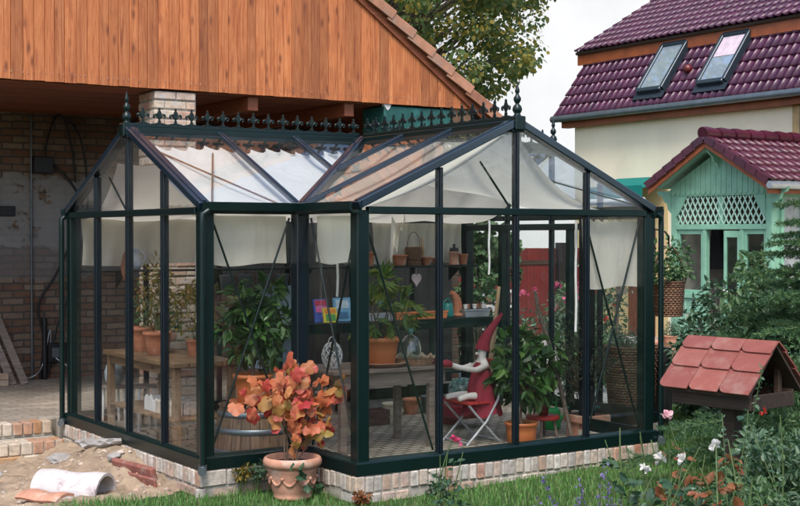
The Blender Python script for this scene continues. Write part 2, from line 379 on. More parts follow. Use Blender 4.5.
# ------------------------------------------------------------------ brick texture materials
def brickmat(name, c1, c2, mortar, bw, rh, ms=.012, vertical=None, plaster=False, squash=1, dark=None):
    m, nt, p, out = newmat(name)
    t = N(nt, 'ShaderNodeTexCoord').outputs['Object']
    sx = N(nt, 'ShaderNodeSeparateXYZ'); nt.links.new(t, sx.inputs[0])
    cb = N(nt, 'ShaderNodeCombineXYZ')
    a, b = {'x': (0, 2), 'y': (1, 2), None: (0, 1)}[vertical]
    wob = noise(nt, 3.5, 3)
    for i, k in ((0, a), (1, b)):
        ad = N(nt, 'ShaderNodeMath', operation='MULTIPLY_ADD'); nt.links.new(wob, ad.inputs[0]); ad.inputs[1].default_value = .05 if i else .06
        nt.links.new(sx.outputs[k], ad.inputs[2]); nt.links.new(ad.outputs[0], cb.inputs[i])
    bk = N(nt, 'ShaderNodeTexBrick'); nt.links.new(cb.outputs[0], bk.inputs[0])
    for k, v in (('Scale', 1), ('Mortar Size', ms), ('Mortar Smooth', .4), ('Bias', 0), ('Brick Width', bw), ('Row Height', rh)): bk.inputs[k].default_value = v
    bk.inputs['Color1'].default_value = (0, 0, 0, 1); bk.inputs['Color2'].default_value = (1, 1, 1, 1); bk.inputs['Mortar'].default_value = (.5, .5, .5, 1)
    bc = ramp(nt, [c1, tuple((x + y) / 2 * .85 for x, y in zip(c1, c2)), c2], bk.outputs['Color']).outputs[0]
    mf = bk.outputs['Fac']
    c = mix(nt, bc, mortar, mf)
    nz = noise(nt, 22, 6, .75)
    c = mix(nt, c, ramp(nt, [(.55,) * 3, (1.25,) * 3], nz).outputs[0], 1, 'MULTIPLY')
    c = mix(nt, c, ramp(nt, [(.68,) * 3, (1.15,) * 3], sharpen(nt, noise(nt, 1.3, 5), .3, .7)).outputs[0], 1, 'MULTIPLY')
    h = N(nt, 'ShaderNodeMath', operation='MULTIPLY_ADD'); nt.links.new(mf, h.inputs[0]); h.inputs[1].default_value = -1.2; nt.links.new(nz, h.inputs[2])
    hh = h.outputs[0]
    if plaster:
        z = sx.outputs[2]; n2 = noise(nt, 2.4, 6, .7)
        zz = N(nt, 'ShaderNodeMath', operation='MULTIPLY_ADD'); nt.links.new(n2, zz.inputs[0]); zz.inputs[1].default_value = .55; nt.links.new(z, zz.inputs[2])
        lo = sharpen(nt, zz.outputs[0], 1.84, 1.88); hi = sharpen(nt, zz.outputs[0], 2.76, 2.70)
        pm = N(nt, 'ShaderNodeMath', operation='MULTIPLY'); nt.links.new(lo, pm.inputs[0]); nt.links.new(hi, pm.inputs[1])
        hole = sharpen(nt, noise(nt, 1.7, 5, .65), .36, .39)
        pm2 = N(nt, 'ShaderNodeMath', operation='MULTIPLY'); nt.links.new(pm.outputs[0], pm2.inputs[0]); nt.links.new(hole, pm2.inputs[1])
        pc = ramp(nt, [(.12, .115, .11), (.27, .26, .25), (.38, .37, .35)], noise(nt, 1.6, 7, .7)).outputs[0]
        gb = sharpen(nt, zz.outputs[0], 1.5, 1.53); gb2 = N(nt, 'ShaderNodeMath', operation='MULTIPLY'); nt.links.new(gb, gb2.inputs[0]); nt.links.new(mixf(nt, sharpen(nt, zz.outputs[0], 2.2, 2.0), .6), gb2.inputs[1])
        c = mix(nt, c, (.20, .195, .19), gb2.outputs[0])
        c = mix(nt, c, pc, pm2.outputs[0])
    nt.links.new(c, p.inputs['Base Color']); p.inputs['Roughness'].default_value = .92
    nt.links.new(bump(nt, hh, .6, .012), p.inputs['Normal'])
    return m
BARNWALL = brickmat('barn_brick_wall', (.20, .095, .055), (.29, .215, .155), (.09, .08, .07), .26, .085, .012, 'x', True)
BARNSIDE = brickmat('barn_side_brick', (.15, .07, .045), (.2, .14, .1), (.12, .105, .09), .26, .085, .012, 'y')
PATIO = brickmat('patio_paving', (.33, .27, .21), (.47, .41, .34), (.22, .19, .15), .23, .115, .010)
FLOORM = brickmat('greenhouse_floor_paving', (.42, .36, .28), (.60, .53, .43), (.13, .11, .085), .15, .085, .014)
PATHM = brickmat('path_paving', (.42, .41, .40), (.52, .51, .49), (.30, .29, .28), .14, .12, .012)
LAWN = M('lawn_soil', (.035, .075, .014), .95, 0, .5, 3, .8, 50, dirt=(.05, .055, .02), ds=8)
SANDM = M('sand', (.34, .255, .175), .97, 0, .4, 6, .9, 70, dirt=(.27, .20, .14), ds=3.2)

# ------------------------------------------------------------------ the setting
def sstep(a, b, t): t = min(1, max(0, (t - a) / (b - a))); return t * t * (3 - 2 * t)
def pit(x, y): return sstep(-.9, -1.25, x) * sstep(.95, 1.7, y)
def gz(x, y):
    z = -.205 + .07 * sstep(0, 3.2, x)
    return z - .10 * pit(x, y)
def axis(lo, hi, step, far):
    a = list(np.arange(lo, hi + 1e-6, step)); k = 1
    while a[-1] < far: a.append(a[-1] + step * 1.6 ** k); k += 1
    k = 1; b = []
    x = lo
    while x > -far: x -= step * 1.6 ** k; b.append(x); k += 1
    return b[::-1] + a
xs = axis(-5, 7, .25, 160); ys = axis(-7, 9, .25, 160)
V = [(x, y, gz(x, y)) for y in ys for x in xs]; nx = len(xs)
F = [(j * nx + i, j * nx + i + 1, (j + 1) * nx + i + 1, (j + 1) * nx + i) for j in range(len(ys) - 1) for i in range(nx - 1)]
struct(MB().raw(V, F, 0, True).build('lawn', LAWN))

def h2(x, y, s=0):
    return math.sin(x * 5.1 + s) * math.sin(y * 4.3 + s * 2) + .5 * math.sin(x * 11.7 + y * 7.9 + s) + .35 * math.sin(x * 23 - y * 19 + s)
def sand_fn(u, v):
    x = -4.2 + 3.36 * u; y = .3 + 3.5 * v
    edge = sstep(-.1, .25, y - (1.05 + .45 * sstep(-1.0, -2.4, x) * -1 + .1 * math.sin(x * 7)))
    heap = .17 * math.exp(-((x + 1.0) ** 2 / .12 + (y - 2.35) ** 2 / .35)) + .10 * math.exp(-((x + 1.6) ** 2 / .2 + (y - 2.0) ** 2 / .12))
    z = gz(x, y) + .035 * edge - .05 * (1 - edge) + heap * edge + (.012 * h2(x * 1.5, y * 1.5) + .035 * mnoise.noise(Vector((x * 6, y * 6, 1))) + .018 * mnoise.noise(Vector((x * 17, y * 17, 4))) + .010 * mnoise.noise(Vector((x * 40, y * 40, 7)))) * edge
    return (x, y, z)
struct(MB().grid(sand_fn, 170, 170).build('sand_ground', SANDM))

mb = MB(); mb.box(-9, 4.5, 4.12, 7.66, -.4, 0); mb.box(-.84, 4.5, 3.86, 4.12, -.4, -.003); struct(mb.build('patio', PATIO))
mb = MB(); mb.box(-.78, 3.72, .9, 3.72, -.3, -.08); mb.box(.06, 2.88, .06, .9, -.3, -.08); struct(mb.build('greenhouse_floor', FLOORM))
mb = MB(); mb.prism([(4.55, 3.0, -.35), (6.0, 2.6, -.35), (9.7, 1.0, -.35), (12.1, 1, -.35), (12.1, 10.4, -.35), (4.55, 10.4, -.35)], (0, 0, .25)); struct(mb.build('path', PATHM))

# ------------------------------------------------------------------ greenhouse
W = 2.94; A = .84; P4 = W / 4; HE = 1.93; RZ = 2.63; YR = A + W / 2; XW = W / 2
x0, x1 = -A, W + A; yb = A + W
GH = thing('greenhouse', 'dark green metal and glass greenhouse with ornate roof cresting on a low brick base', 'greenhouse')
outline = [(x0, A), (0, A), (0, 0), (W, 0), (W, A), (x1, A), (x1, yb), (x0, yb)]
# brick plinth: soldier course and a flat course below
mb = MB(); mo = MB()
for i, (p, q) in enumerate(zip(outline, outline[1:] + outline[:1])):
    p = Vector((*p, 0)); q = Vector((*q, 0)); d = (q - p); L = d.length; d /= L; nrm = Vector((d.y, -d.x, 0))
    Mx = Matrix((d, nrm, Vector((0, 0, 1)))).transposed().to_4x4(); Mx.translation = p
    mo.box(-.0, L, -.10, .022, -.36, -.004, 0, Mx)
    if i in (6, ): pass
    x = -.03
    while x < L + .0:
        w = random.uniform(.055, .076)
        if i == 1 and x < 0: w = .2
        if i == 0 and x < 0: w = .21
        jz = random.uniform(-.006, .004); jy = random.uniform(-.006, .008)
        rot = Matrix.Rotation(random.uniform(-.03, .03), 4, 'Y')
        mb.cbox(0, w, -.02, .034 + jy, -.122 + jz, 0 - .006 + jz, .008, 0, Mx @ Matrix.Translation((x, 0, 0)) @ rot)
        x += w + random.uniform(.008, .015)
    for row in (0, 1):
        x = -.05 - .1 * row
        while x < L:
            w = random.choice([.11, .21, .23]); w = min(w, L + .03 - x)
            if w > .03: mb.cbox(x, x + w, -.02, .026 + random.uniform(-.006, .01), -.208 - row * .08, -.138 - row * .08, .008, 0, Mx)
            x += w + .014
mo.build('plinth_mortar', MORTAR, mb.build('brick_plinth', PLINTHB, GH))
# sill
def run(p, q): return Vector(p), Vector(q)
for i, (p, q) in enumerate(zip(outline, outline[1:] + outline[:1])):
    p = Vector((*p, 0)); q = Vector((*q, 0)); d = (q - p); L = d.length; d /= L; nrm = Vector((d.y, -d.x, 0))
    Mx = Matrix((d, nrm, Vector((0, 0, 1)))).transposed().to_4x4(); Mx.translation = p
    convA = i in (1, 4)   # starts at an inner corner
    convB = i in (0, 3)   # ends at an inner corner
    s0 = -.03 if i not in (1, 4) else .03; s1 = L + (.03 if not convB else -.03)
    mb = MB()
    prof = [(-.05, 0), (.03, 0), (.03, .085), (.022, .095), (-.02, .108), (-.05, .108)]
    e0 = [(-.05, .05), (.03, -.03)]
    V = []
    for (yy, zz) in prof:
        f0 = -yy if not convA else yy; f1 = yy if not convB else -yy
        V.append((f0 if True else 0, yy, zz)); V.append((L + f1, yy, zz))
    V = [Mx @ Vector(v) for v in V]; n = len(prof)
    Fc = [(2 * k, 2 * k + 1, 2 * ((k + 1) % n) + 1, 2 * ((k + 1) % n)) for k in range(n)] + [tuple(range(0, 2 * n, 2)), tuple(range(1, 2 * n, 2))]
    mb.raw(V, Fc); mb.build('sill', GREEN, GH)
# eave height along gables; post helper
def post(x, y, z1, w, mat=BAR, dx=1):
    mb = MB(); h = w / 2
    mb.cbox(x - h, x + h, y - h, y + h, .1, z1, .006)
    return mb
def gpost(x, y, z1, w, d, along):
    mb = MB()
    a, b = (w / 2, d / 2) if along == 'x' else (d / 2, w / 2)
    mb.cbox(x - a, x + a, y - b, y + b, .1, z1, .005)
    a2, b2 = (w * .22, d / 2 + .012) if along == 'x' else (d / 2 + .012, w * .22)
    mb.cbox(x - a2, x + a2, y - b2, y + b2, .1, z1 - .004, .004)
    return mb
def roofz(t): return HE + .02 + (RZ - HE - .02) * (1 - abs(t) / (W / 2))
for (x, y) in ((x0, A), (x0, yb), (x1, A), (x1, yb), (0, 0), (W, 0)):
    sx = 1 if x <= 0 else -1; sy = 1 if y <= A else -1
    mb = MB(); mb.cbox(x - .005 * sx - .0, x + .1 * sx, y - .005 * sy, y + .1 * sy, .09, HE + .0, .008) if sx > 0 and sy > 0 else mb.cbox(min(x - .005 * sx, x + .1 * sx), max(x - .005 * sx, x + .1 * sx), min(y - .005 * sy, y + .1 * sy), max(y - .005 * sy, y + .1 * sy), .09, HE, .008)
    mb.build('corner_post', GREEN, GH)
for x in (0, W):
    s = 1 if x == 0 else -1
    mb = MB(); mb.cbox(min(x - .06 * s, x + .05 * s), max(x - .06 * s, x + .05 * s), A - .05, A + .06, .09, HE, .008); mb.build('corner_post', BAR, GH)
for k in (1, 2, 3):
    t = (k - 2) * P4
    for (x, y, al) in ((XW + t, .02, 'x'), (x0 + .02, YR + t, 'y'), (x1 - .02, YR + t, 'y')):
        gpost(x, y, roofz(t) - .03, .05, .045, al).build('glazing_post', BAR, GH)
for k in range(1, 6):
    gpost(x0 + (x1 - x0) * k / 6, yb - .02, HE, .045, .045, 'x').build('glazing_post', BAR, GH)
# eave beams on gables, gutters on the sides
for (p, q) in (((.09, .012, HE), (W - .09, .012, HE)), ((x0 + .012, A + .09, HE), (x0 + .012, yb - .09, HE)), ((x1 - .012, A + .09, HE), (x1 - .012, yb - .09, HE))):
    mb = MB(); mb.bar(p, q, .06, .055, c=.006); mb.build('eave_beam', GREEN, GH)
def gutter(p, q, out):
    p = Vector(p); q = Vector(q); o = Vector(out)
    mb = MB(); prof = [(-.02, -.035), (.055, -.035), (.085, -.01), (.09, .05), (.08, .05), (.07, -.0), (.05, -.02), (-.01, -.02), (-.01, .055), (-.02, .055)]
    n = len(prof); V = []
    for (a, z) in prof: V += [p + o * a + Vector((0, 0, z)), q + o * a + Vector((0, 0, z))]
    mb.raw(V, [(2 * k, 2 * k + 1, 2 * ((k + 1) % n) + 1, 2 * ((k + 1) % n)) for k in range(n)] + [tuple(range(0, 2 * n, 2)), tuple(range(1, 2 * n, 2))])
    return mb
gz_ = HE + .012
for p, q, o in (((x0 - .03, A, gz_), (-.085, A, gz_), (0, -1, 0)), ((0, A + .0, gz_), (0, -.03, gz_), (-1, 0, 0)), ((W, A, gz_), (W, -.03, gz_), (1, 0, 0)), ((W + .085, A, gz_), (x1 + .03, A, gz_), (0, -1, 0)), ((x0 - .03, yb, gz_), (x1 + .03, yb, gz_), (0, 1, 0))):
    gutter(p, q, o).build('gutter', GREEN, GH)
# ridges
J = Vector((XW, YR, RZ))
def ridge(p, q):
    mb = MB(); mb.bar(p, q, .09, .05, c=.008); d = Vector(q) - Vector(p)
    off = Vector((0, 0, .045)); mb.bar(Vector(p) + off * .9, Vector(q) + off * .9, .05, .03, c=.004)
    off2 = Vector((0, 0, -.05)); mb.bar(Vector(p) + off2, Vector(q) + off2, .12, .05, c=.006)
    return mb.build('ridge_beam', GREEN, GH)
RB = [ridge((x0 - .02, YR, RZ), (XW - .05, YR, RZ)), ridge((XW, -.02, RZ), (XW, YR - .05, RZ)), ridge((XW + .05, YR, RZ), (x1 + .02, YR, RZ))]
def cresting(p, q, n, par):
    p = Vector(p); q = Vector(q); d = (q - p).normalized(); up = Vector((0, 0, 1)); nr = d.cross(up); L = (q - p).length
    mb = MB()
    def pl(pts, c, t=.008):
        mb.prism([c + d * a + up * b - nr * t for a, b in pts], nr * 2 * t)
    for i in range(n):
        c = p + d * (L * (i + .5) / n)
        pl([(-.012, .0), (.012, 0), (.009, .02), (.014, .028), (.006, .034), (.006, .055), (-.006, .055), (-.006, .034), (-.014, .028), (-.009, .02)], c)
        pl([(0, .05), (.017, .072), (.020, .092), (.012, .11), (.006, .118), (.008, .128), (0, .145), (-.008, .128), (-.006, .118), (-.012, .11), (-.020, .092), (-.017, .072)], c)
        for s in (1, -1):
            pts = [c + d * (s * a) + up * b for a, b in ((.006, .05), (.018, .07), (.034, .084), (.048, .078), (.05, .062), (.038, .056))]
            mb.tube(pts, [.007, .010, .012, .012, .009, .006], 6)
            pts = [c + d * (s * a) + up * b for a, b in ((.008, .014), (.025, .006), (.045, .004), (L / n / 2, -.002))]
            mb.tube(pts, [.006, .007, .006, .005], 5)
    return mb.build('ridge_cresting', GREEN, par)
cz = RZ + .055
cresting((x0 + .07, YR, cz), (XW - .02, YR, cz), 15, RB[0]); cresting((XW, .07, cz), (XW, YR - .02, cz), 15, RB[1]); cresting((XW + .05, YR, cz), (x1 - .07, YR, cz), 15, RB[2])
for (x, y) in ((x0 + .0, YR), (XW, .0), (x1, YR)):
    mb = MB(); mb.lathe([(.0, 0), (.030, 0), (.030, .012), (.022, .02), (.034, .035), (.040, .055), (.032, .08), (.014, .098), (.020, .108), (.030, .125), (.030, .145), (.016, .165), (.012, .18), (.020, .192), (.018, .21), (.009, .235), (.004, .262), (0, .275)], (x, y, RZ + .05), 14)
    mb.cbox(x - .05, x + .05, y - .05, y + .05, RZ - .06, RZ + .052, .008)
    mb.build('finial', GREEN, GH)
# rafters
def rafter(p, q, w, h, mat=RAFT, name='rafter'):
    mb = MB(); mb.bar(p, q, w, h, c=min(w, h) * .12); d = Vector(q) - Vector(p)
    mb.bar(Vector(p) + Vector((0, 0, h * .55)), Vector(q) + Vector((0, 0, h * .55)), w * .35, h * .3)
    mb.build(name, mat, GH)
ez = HE + .035
def slope_pts(s): return None
for yy in (0.02, A, A + P4):            # wing slopes
    for s, ex in ((-1, 0.0), (1, W)):
        if yy <= A + .01: e = Vector((ex, yy, ez))
        else: e = Vector((XW + s * (XW - (yy - A)), yy, ez + (RZ - ez) * (yy - A) / XW))
        big = yy < .1
        rafter((XW + s * .03, yy, RZ - .005), e, .10 if big else .045, .06 if big else .04)
for xx in (x0 + .02, 0.0 - .0, P4, W - P4, W, x1 - .02):
    big = abs(xx - x0) < .1 or abs(xx - x1) < .1
    dx = xx if xx < XW else W - xx
    if dx <= .01: e = Vector((xx, A, ez))
    else: e = Vector((xx, A + dx, ez + (RZ - ez) * dx / XW))
    rafter((xx, YR - .03, RZ - .005), e, .10 if big else .045, .06 if big else .04)
    rafter((xx, YR + .03, RZ - .005), (xx, yb, ez), .10 if big else .045, .06 if big else .04)
rafter((XW, YR + .03, RZ - .005), (XW, yb, ez), .045, .04)
for s, ex in ((-1, 0.0), (1, W)): rafter((XW + s * .02, YR - .02, RZ + .01), (ex - s * -.0, A, ez + .012), .07, .045, name='valley_rafter')
# glass panes: thin boxes
def pane(pts, mat, name='glass_pane', t=.004):
    pts = [Vector(p) for p in pts]; n = (pts[1] - pts[0]).cross(pts[2] - pts[0]).normalized() * t
    MB().prism(pts, n).build(name, mat, GH)
g = .006
for k in range(4):
    ta, tb = (k - 2) * P4 + g, (k - 1) * P4 - g
    for f in (lambda t, z: (XW + t, .016, z), lambda t, z: (x0 + .016, YR + t, z), lambda t, z: (x1 - .02, YR + t, z)):
        pane([f(ta, .1), f(tb, .1), f(tb, HE - .02), f(ta, HE - .02)], GLASS)
        pane([f(ta, HE + .02), f(tb, HE + .02), f(tb, max(roofz(tb), HE + .025)), f(ta, max(roofz(ta), HE + .025))], GLASS, 'gable_pane')
for f in (lambda t, z: (x0 + t * A, A + .02, z), lambda t, z: (W + t * A, A + .02, z), lambda t, z: (.02, t * A, z), lambda t, z: (W - .02, t * A, z)):
    pane([f(.06, .1), f(.94, .1), f(.94, HE), f(.06, HE)], GLASS)
for k in range(6):
    xa = x0 + (x1 - x0) * k / 6 + g; xb = xa + (x1 - x0) / 6 - 2 * g
    pane([(xa, yb - .02, .1), (xb, yb - .02, .1), (xb, yb - .02, HE), (xa, yb - .02, HE)], GLASS)
def rz_front(x, y): return ez + .01 + (RZ - ez - .01) * (y - A) / XW
def rz_wing(x): return ez + .01 + (RZ - ez - .01) * (1 - abs(x - XW) / XW)
def rp(x, y): return (x, y, rz_front(x, y))
def wp(x, y): return (x, y, rz_wing(x))
pane([rp(x0 + .03, A), rp(-g, A), rp(-g, YR - .02), rp(x0 + .03, YR - .02)], ROOFGLASS, 'roof_pane')
for s in (0, 1):
    mx = (lambda x: x) if s == 0 else (lambda x: W - x)
    pane([rp(mx(g), A + .015), rp(mx(P4 - g), A + P4 - g), rp(mx(P4 - g), YR - .02), rp(mx(g), YR - .02)], ROOFGLASS, 'roof_pane')
    pane([rp(mx(P4 + g), A + P4 + .015), rp(mx(XW - .03), YR - .03), rp(mx(P4 + g), YR - .02)], ROOFGLASS, 'roof_pane')
    pane([wp(mx(0), .03), wp(mx(XW - .02), .03), wp(mx(XW - .02), A - g), wp(mx(0), A - g)], ROOFGLASS, 'roof_pane')
    pane([wp(mx(.015), A + g), wp(mx(XW - .02), A + g), wp(mx(XW - .02), A + P4 - g), wp(mx(P4), A + P4 - g)], ROOFGLASS, 'roof_pane')
    pane([wp(mx(P4 + .02), A + P4 + g), wp(mx(XW - .02), A + P4 + g), wp(mx(XW - .02), YR - .04)], ROOFGLASS, 'roof_pane')
pane([rp(W + g, A), rp(x1 - .03, A), rp(x1 - .03, YR - .02), rp(W + g, YR - .02)], ROOFGLASS, 'roof_pane')
for k in range(6):
    xa = x0 + (x1 - x0) * k / 6 + g; xb = xa + (x1 - x0) / 6 - 2 * g
    pane([(xa, YR + .02, RZ), (xb, YR + .02, RZ), (xb, yb, ez + .01), (xa, yb, ez + .01)], ROOFGLASS, 'roof_pane')
# braces
def brace(p, q, r=.009, mat=GREEN): MB().tube([p, q], r, 8).build('brace', mat, GH)
yq = A + .05; brace((x0 + .1, yq, 1.88), (-.07, yq, .12)); brace((-.07, yq + .012, 1.88), (x0 + .1, yq + .012, .12))
xq = .05; brace((xq, A - .07, 1.88), (xq, .1, .12)); brace((xq + .012, .1, 1.88), (xq + .012, A - .07, .12))
brace((.1, .06, 1.86), (P4 - .03, .06, .12))
brace((W - .1, .06, 1.88), (W - P4 + .05, .06, .12)); brace((W - P4 + .03, .072, 1.88), (W - .1, .072, .12))
brace((XW - .32, .06, 2.32), (XW - .03, .06, 1.97)); brace((x0 + .06, YR + .55, 2.25), (x0 + .06, YR + .18, 1.97))
brace((x0 + .1, A + XW - .1, RZ - .13), (-.03, A + .08, ez - .02), .008, BROWNWOOD); brace((-.72, A + .08, ez - .02), (-.1, YR - .1, RZ - .13), .008, BROWNWOOD)
brace((W - P4, .9, 2.3), (W - .1, .1, 2.0), .007)
# rear right doorway frame (seen through the glass)
for yy in (YR - P4 / 2, YR + P4):
    MB().cbox(x1 - .12, x1 - .055, yy - .035, yy + .035, -.06, 1.86, .005).build('door_post', GREEN, GH)
MB().cbox(x1 - .13, x1 - .05, A + .12, yb - .12, 1.80, 1.865, .005).build('door_lintel', GREEN, GH)
# rain pipes
def pipe(x, y, px):
    mb = MB(); mb.tube([(x + px, y, HE + .0), (x - 0, y, HE - .03), (x - .0, y, HE - .1), (x, y, .03)], .024, 10)
    p_ = mb.build('downpipe', GREEN, GH)
    MB().tube([(x, y, .05), (x, y, .015), (x - .03, y - .045, .008)], .032, 10).build('pipe_elbow', ZINC, p_)
pipe(x0 - .045, yb + .02, .06); pipe(x0 - .03, A - .075, .05); pipe(W + .06, -.03, -.06)

# shade cloths
def cloth(name, fn, nu, nv, label, mat=CLOTH, group='cream shade cloths hung in the greenhouse'):
    o = MB().grid(fn, nu, nv).build(name, mat); return tag(o, label, 'shade cloth', group)
def scal(u, n): return abs(math.sin(PI * u * n))
def c_main(u, v):      # front slope of the main roof, scalloped at the ridge
    x = x0 + .06 + u * (XW - x0 - .1); ymin = A + max(0, x) + .06; y = ymin + (YR - .12 - ymin) * v
    top = .10 * scal(u, 15) * sstep(.86, 1, v)
    y -= top * .9
    return (x, y, rz_front(x, y) - .075 - .05 * math.sin(PI * v) - .012 * math.sin(u * 22 + v * 5))
cloth('roof_shade_cloth', c_main, 120, 24, 'cream shade cloth with scalloped top edge under the left front roof slope', WHITECLOTH)
def c_rear(u, v):
    x = x0 + .06 + u * (x1 - x0 - .12); y = YR + .36 + (yb - YR - .42) * v
    return (x, y, RZ - .1 - (RZ - ez) * (y - YR) / XW - .17 * math.sin(PI * v ** .8) - .015 * math.sin(u * 30 + v * 4))
cloth('roof_shade_cloth', c_rear, 80, 20, 'cream shade cloth sagging under the roof slope nearest the barn')
def c_wl(u, v):
    y = .07 + u * (YR - .2); xm = max(.0, y - A) + .08; x = xm + (XW - .08 - xm) * v
    return (x, y, rz_wing(x) - .07 - .06 * math.sin(PI * v) - .012 * math.sin(u * 18 + v * 3))
cloth('roof_shade_cloth', c_wl, 40, 24, 'cream shade cloth under the left slope of the projecting front bay')
def c_wr(u, v):
    y = .07 + u * (YR - .2); xm = max(.0, y - A) + .08; x = W - (xm + (XW - .06 - xm) * v)
    sg = .23 * math.sin(PI * (1 - v) ** .85)
    return (x, y, rz_wing(x) - .06 - sg - .012 * math.sin(u * 18 + v * 3))
cloth('roof_shade_cloth', c_wr, 40, 24, 'cream shade cloth hanging in a deep sag under the right slope of the front bay')
def hang(p, q, ztop, zbot, waves, amp, scallop=0, bow=.0):
    p = Vector((*p, 0)); q = Vector((*q, 0)); d = (q - p); n = Vector((d.y, -d.x, 0)).normalized()
    def fn(u, v):
        c = p + d * (u + .02 * math.sin(v * 3) * (.5 - u)); w = amp * math.sin(u * waves * 2 * PI + v * 1.5) * (.4 + .6 * v)
        z = ztop - (ztop - zbot) * v - scallop * scal(u, 7) * (1 - v) - .012 * math.sin(u * PI * 2.2) * v - bow * math.sin(PI * u) * v
        c = c + n * w; return (c.x, c.y, z)
    return fn
cloth('hanging_shade_cloth', hang((x0 + .1, A + .13), (-.06, A + .13), 1.895, 1.535, 2, .008, 0, .02), 40, 16, 'short cream shade cloth behind the front pane above the barrel plant')
cloth('hanging_shade_cloth', hang((.12, A - .04), (.12, .1), 1.895, 1.545, 2, .008, 0, .015), 40, 16, 'narrow cream shade cloth in the side pane of the front bay above the books')
cloth('hanging_shade_cloth', hang((W - P4 + .02, .10), (W - .07, .10), 1.885, 1.315, 2, .01, .025, .01), 50, 20, 'long cream shade cloth at the right end of the front gable')
cloth('hanging_shade_cloth', hang((2.45, yb - .09), (3.62, yb - .09), 1.88, 1.44, 9, .022), 90, 16, 'pleated cream shade cloth behind the shelf of clay pots')
cloth('hanging_shade_cloth', hang((x0 + .1, yb - .09), (.85, yb - .09), 1.9, 1.47, 6, .02), 90, 16, 'cream shade cloth on the rear glass above the left shelf')
def swag(u, v):        # rear bunch hanging at left of the front bay
    x = 2.25 + .5 * u; y = 3.0 - .5 * v
    return (x - .35 * v, y + .5 * u, 1.95 - .42 * v * (1 - u) - .06 * math.sin(u * 16) * v - .1 * math.sin(PI * u))
cloth('gathered_shade_cloth', swag, 40, 16, 'gathered end of cream shade cloth drooping left of the clay pot shelf')
def swag2(u, v):
    x = x0 + .12 + .42 * u; y = A + .25 + .75 * v
    return (x, y, 1.93 + .05 * (1 - u) - .34 * u * (1 - v) - .03 * math.sin(u * 4 + v * 30) * (.3 + u))
cloth('gathered_shade_cloth', swag2, 20, 50, 'gathered cream shade cloth bunched inside the left gable near the corner post')
for i, (x, y, z0, z1_, lab) in enumerate(((.78, 1.6, 1.22, 1.9, 'left of two white cloth ties hanging behind the front bay'), (3.1, 2.5, 1.35, 1.9, 'white cloth tie hanging in front of the clay pot shelf right end'), (2.2, .14, .95, 1.87, 'long white cord beside the hanging cloth at the right of the gable'), (-.55, 1.55, 1.05, 1.88, 'white curved cord hanging inside the left gable'))):
    mb = MB(); P = [(x + .004 * math.sin(k * 1.3), y, z1_ - (z1_ - z0) * k / 8) for k in range(9)]; mb.tube(P, .011, 6)
    tag(mb.build('cloth_tie', WHITE), lab, 'cord', 'white ties of the shade cloths')

# ------------------------------------------------------------------ barn
BY = 4.4; BZ = 3.24; SL = .715; EX = 4.6       # gable plane, bottom of cladding, roof slope, right eave x
BARN = thing('barn', 'open fronted barn with orange board gable, brick pillar and clay tile roof edge', 'barn', (0, BY, 0)); bo = (0, BY, 0)
def rtop(x): return 3.26 + (4.45 - x) * SL if x > -1.2 else 3.26 + 5.65 * SL - (-1.2 - x) * SL
mb = MB(); x = -6.6
while x < 4.28:
    w = random.uniform(.095, .125); xa, xb = x, min(x + w - .003, 4.3); yj = random.uniform(0, .003); zb = BZ + random.uniform(-.003, .002)
    za, zc = rtop(xa) - .05, rtop(xb) - .05
    if min(za, zc) > BZ + .02:
        c = .005
        pts = [(xa, BY + yj + c, zb), (xa + c, BY + yj, zb), (xb - c, BY + yj, zb), (xb, BY + yj + c, zb)]
        V = [(px, py, pz) for px, py, pz in pts] + [(px, py, za + (zc - za) * (px - xa) / w) for px, py, pz in pts] + [(xa, BY + .022, zb), (xb, BY + .022, zb), (xb, BY + .022, zc), (xa, BY + .022, za)]
        mb.raw(V, [(0, 1, 5, 4), (1, 2, 6, 5), (2, 3, 7, 6), (0, 3, 2, 1), (8, 9, 3, 0), (4, 5, 6, 7), (9, 10, 7, 3), (8, 0, 4, 11)])
    x += w
mb.build('gable_cladding', ORANGEWOOD, BARN, bo)
mn = MB(); x = -1.5
while x < 4.25:
    for zz in (BZ + .07,):
        if zz < rtop(x) - .15: mn.box(x - .004, x + .004, BY - .003, BY + .004, zz - .004 + random.uniform(-.01, .01), zz + .004 + random.uniform(.008, .012))
    x += random.uniform(.05, .062)
nl = mn.build('nail_heads', CLAYTILE, BARN, bo); nl['kind'] = 'stuff'
mb = MB(); mb.prism([(-6.6, BY + .03, BZ + .02), (4.3, BY + .03, BZ + .02), (4.3, BY + .03, rtop(4.3) - .07), (-1.2, BY + .03, rtop(-1.2) - .07), (-6.6, BY + .03, rtop(-6.6) - .07)], (0, .05, 0)); mb.build('gable_backing', DARKWOOD, BARN, bo)
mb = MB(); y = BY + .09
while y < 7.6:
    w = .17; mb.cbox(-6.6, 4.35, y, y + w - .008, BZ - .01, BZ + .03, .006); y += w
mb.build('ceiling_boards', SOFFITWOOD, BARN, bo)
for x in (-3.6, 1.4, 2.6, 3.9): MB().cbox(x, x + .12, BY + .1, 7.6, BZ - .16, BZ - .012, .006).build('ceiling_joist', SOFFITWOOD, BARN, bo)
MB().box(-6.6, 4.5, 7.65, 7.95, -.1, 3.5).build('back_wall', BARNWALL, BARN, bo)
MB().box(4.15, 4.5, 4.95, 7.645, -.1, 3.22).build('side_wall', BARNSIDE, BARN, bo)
MB().box(-6.9, -6.6, 4.4, 7.95, -.1, 3.5).build('side_wall', BARNSIDE, BARN, bo)
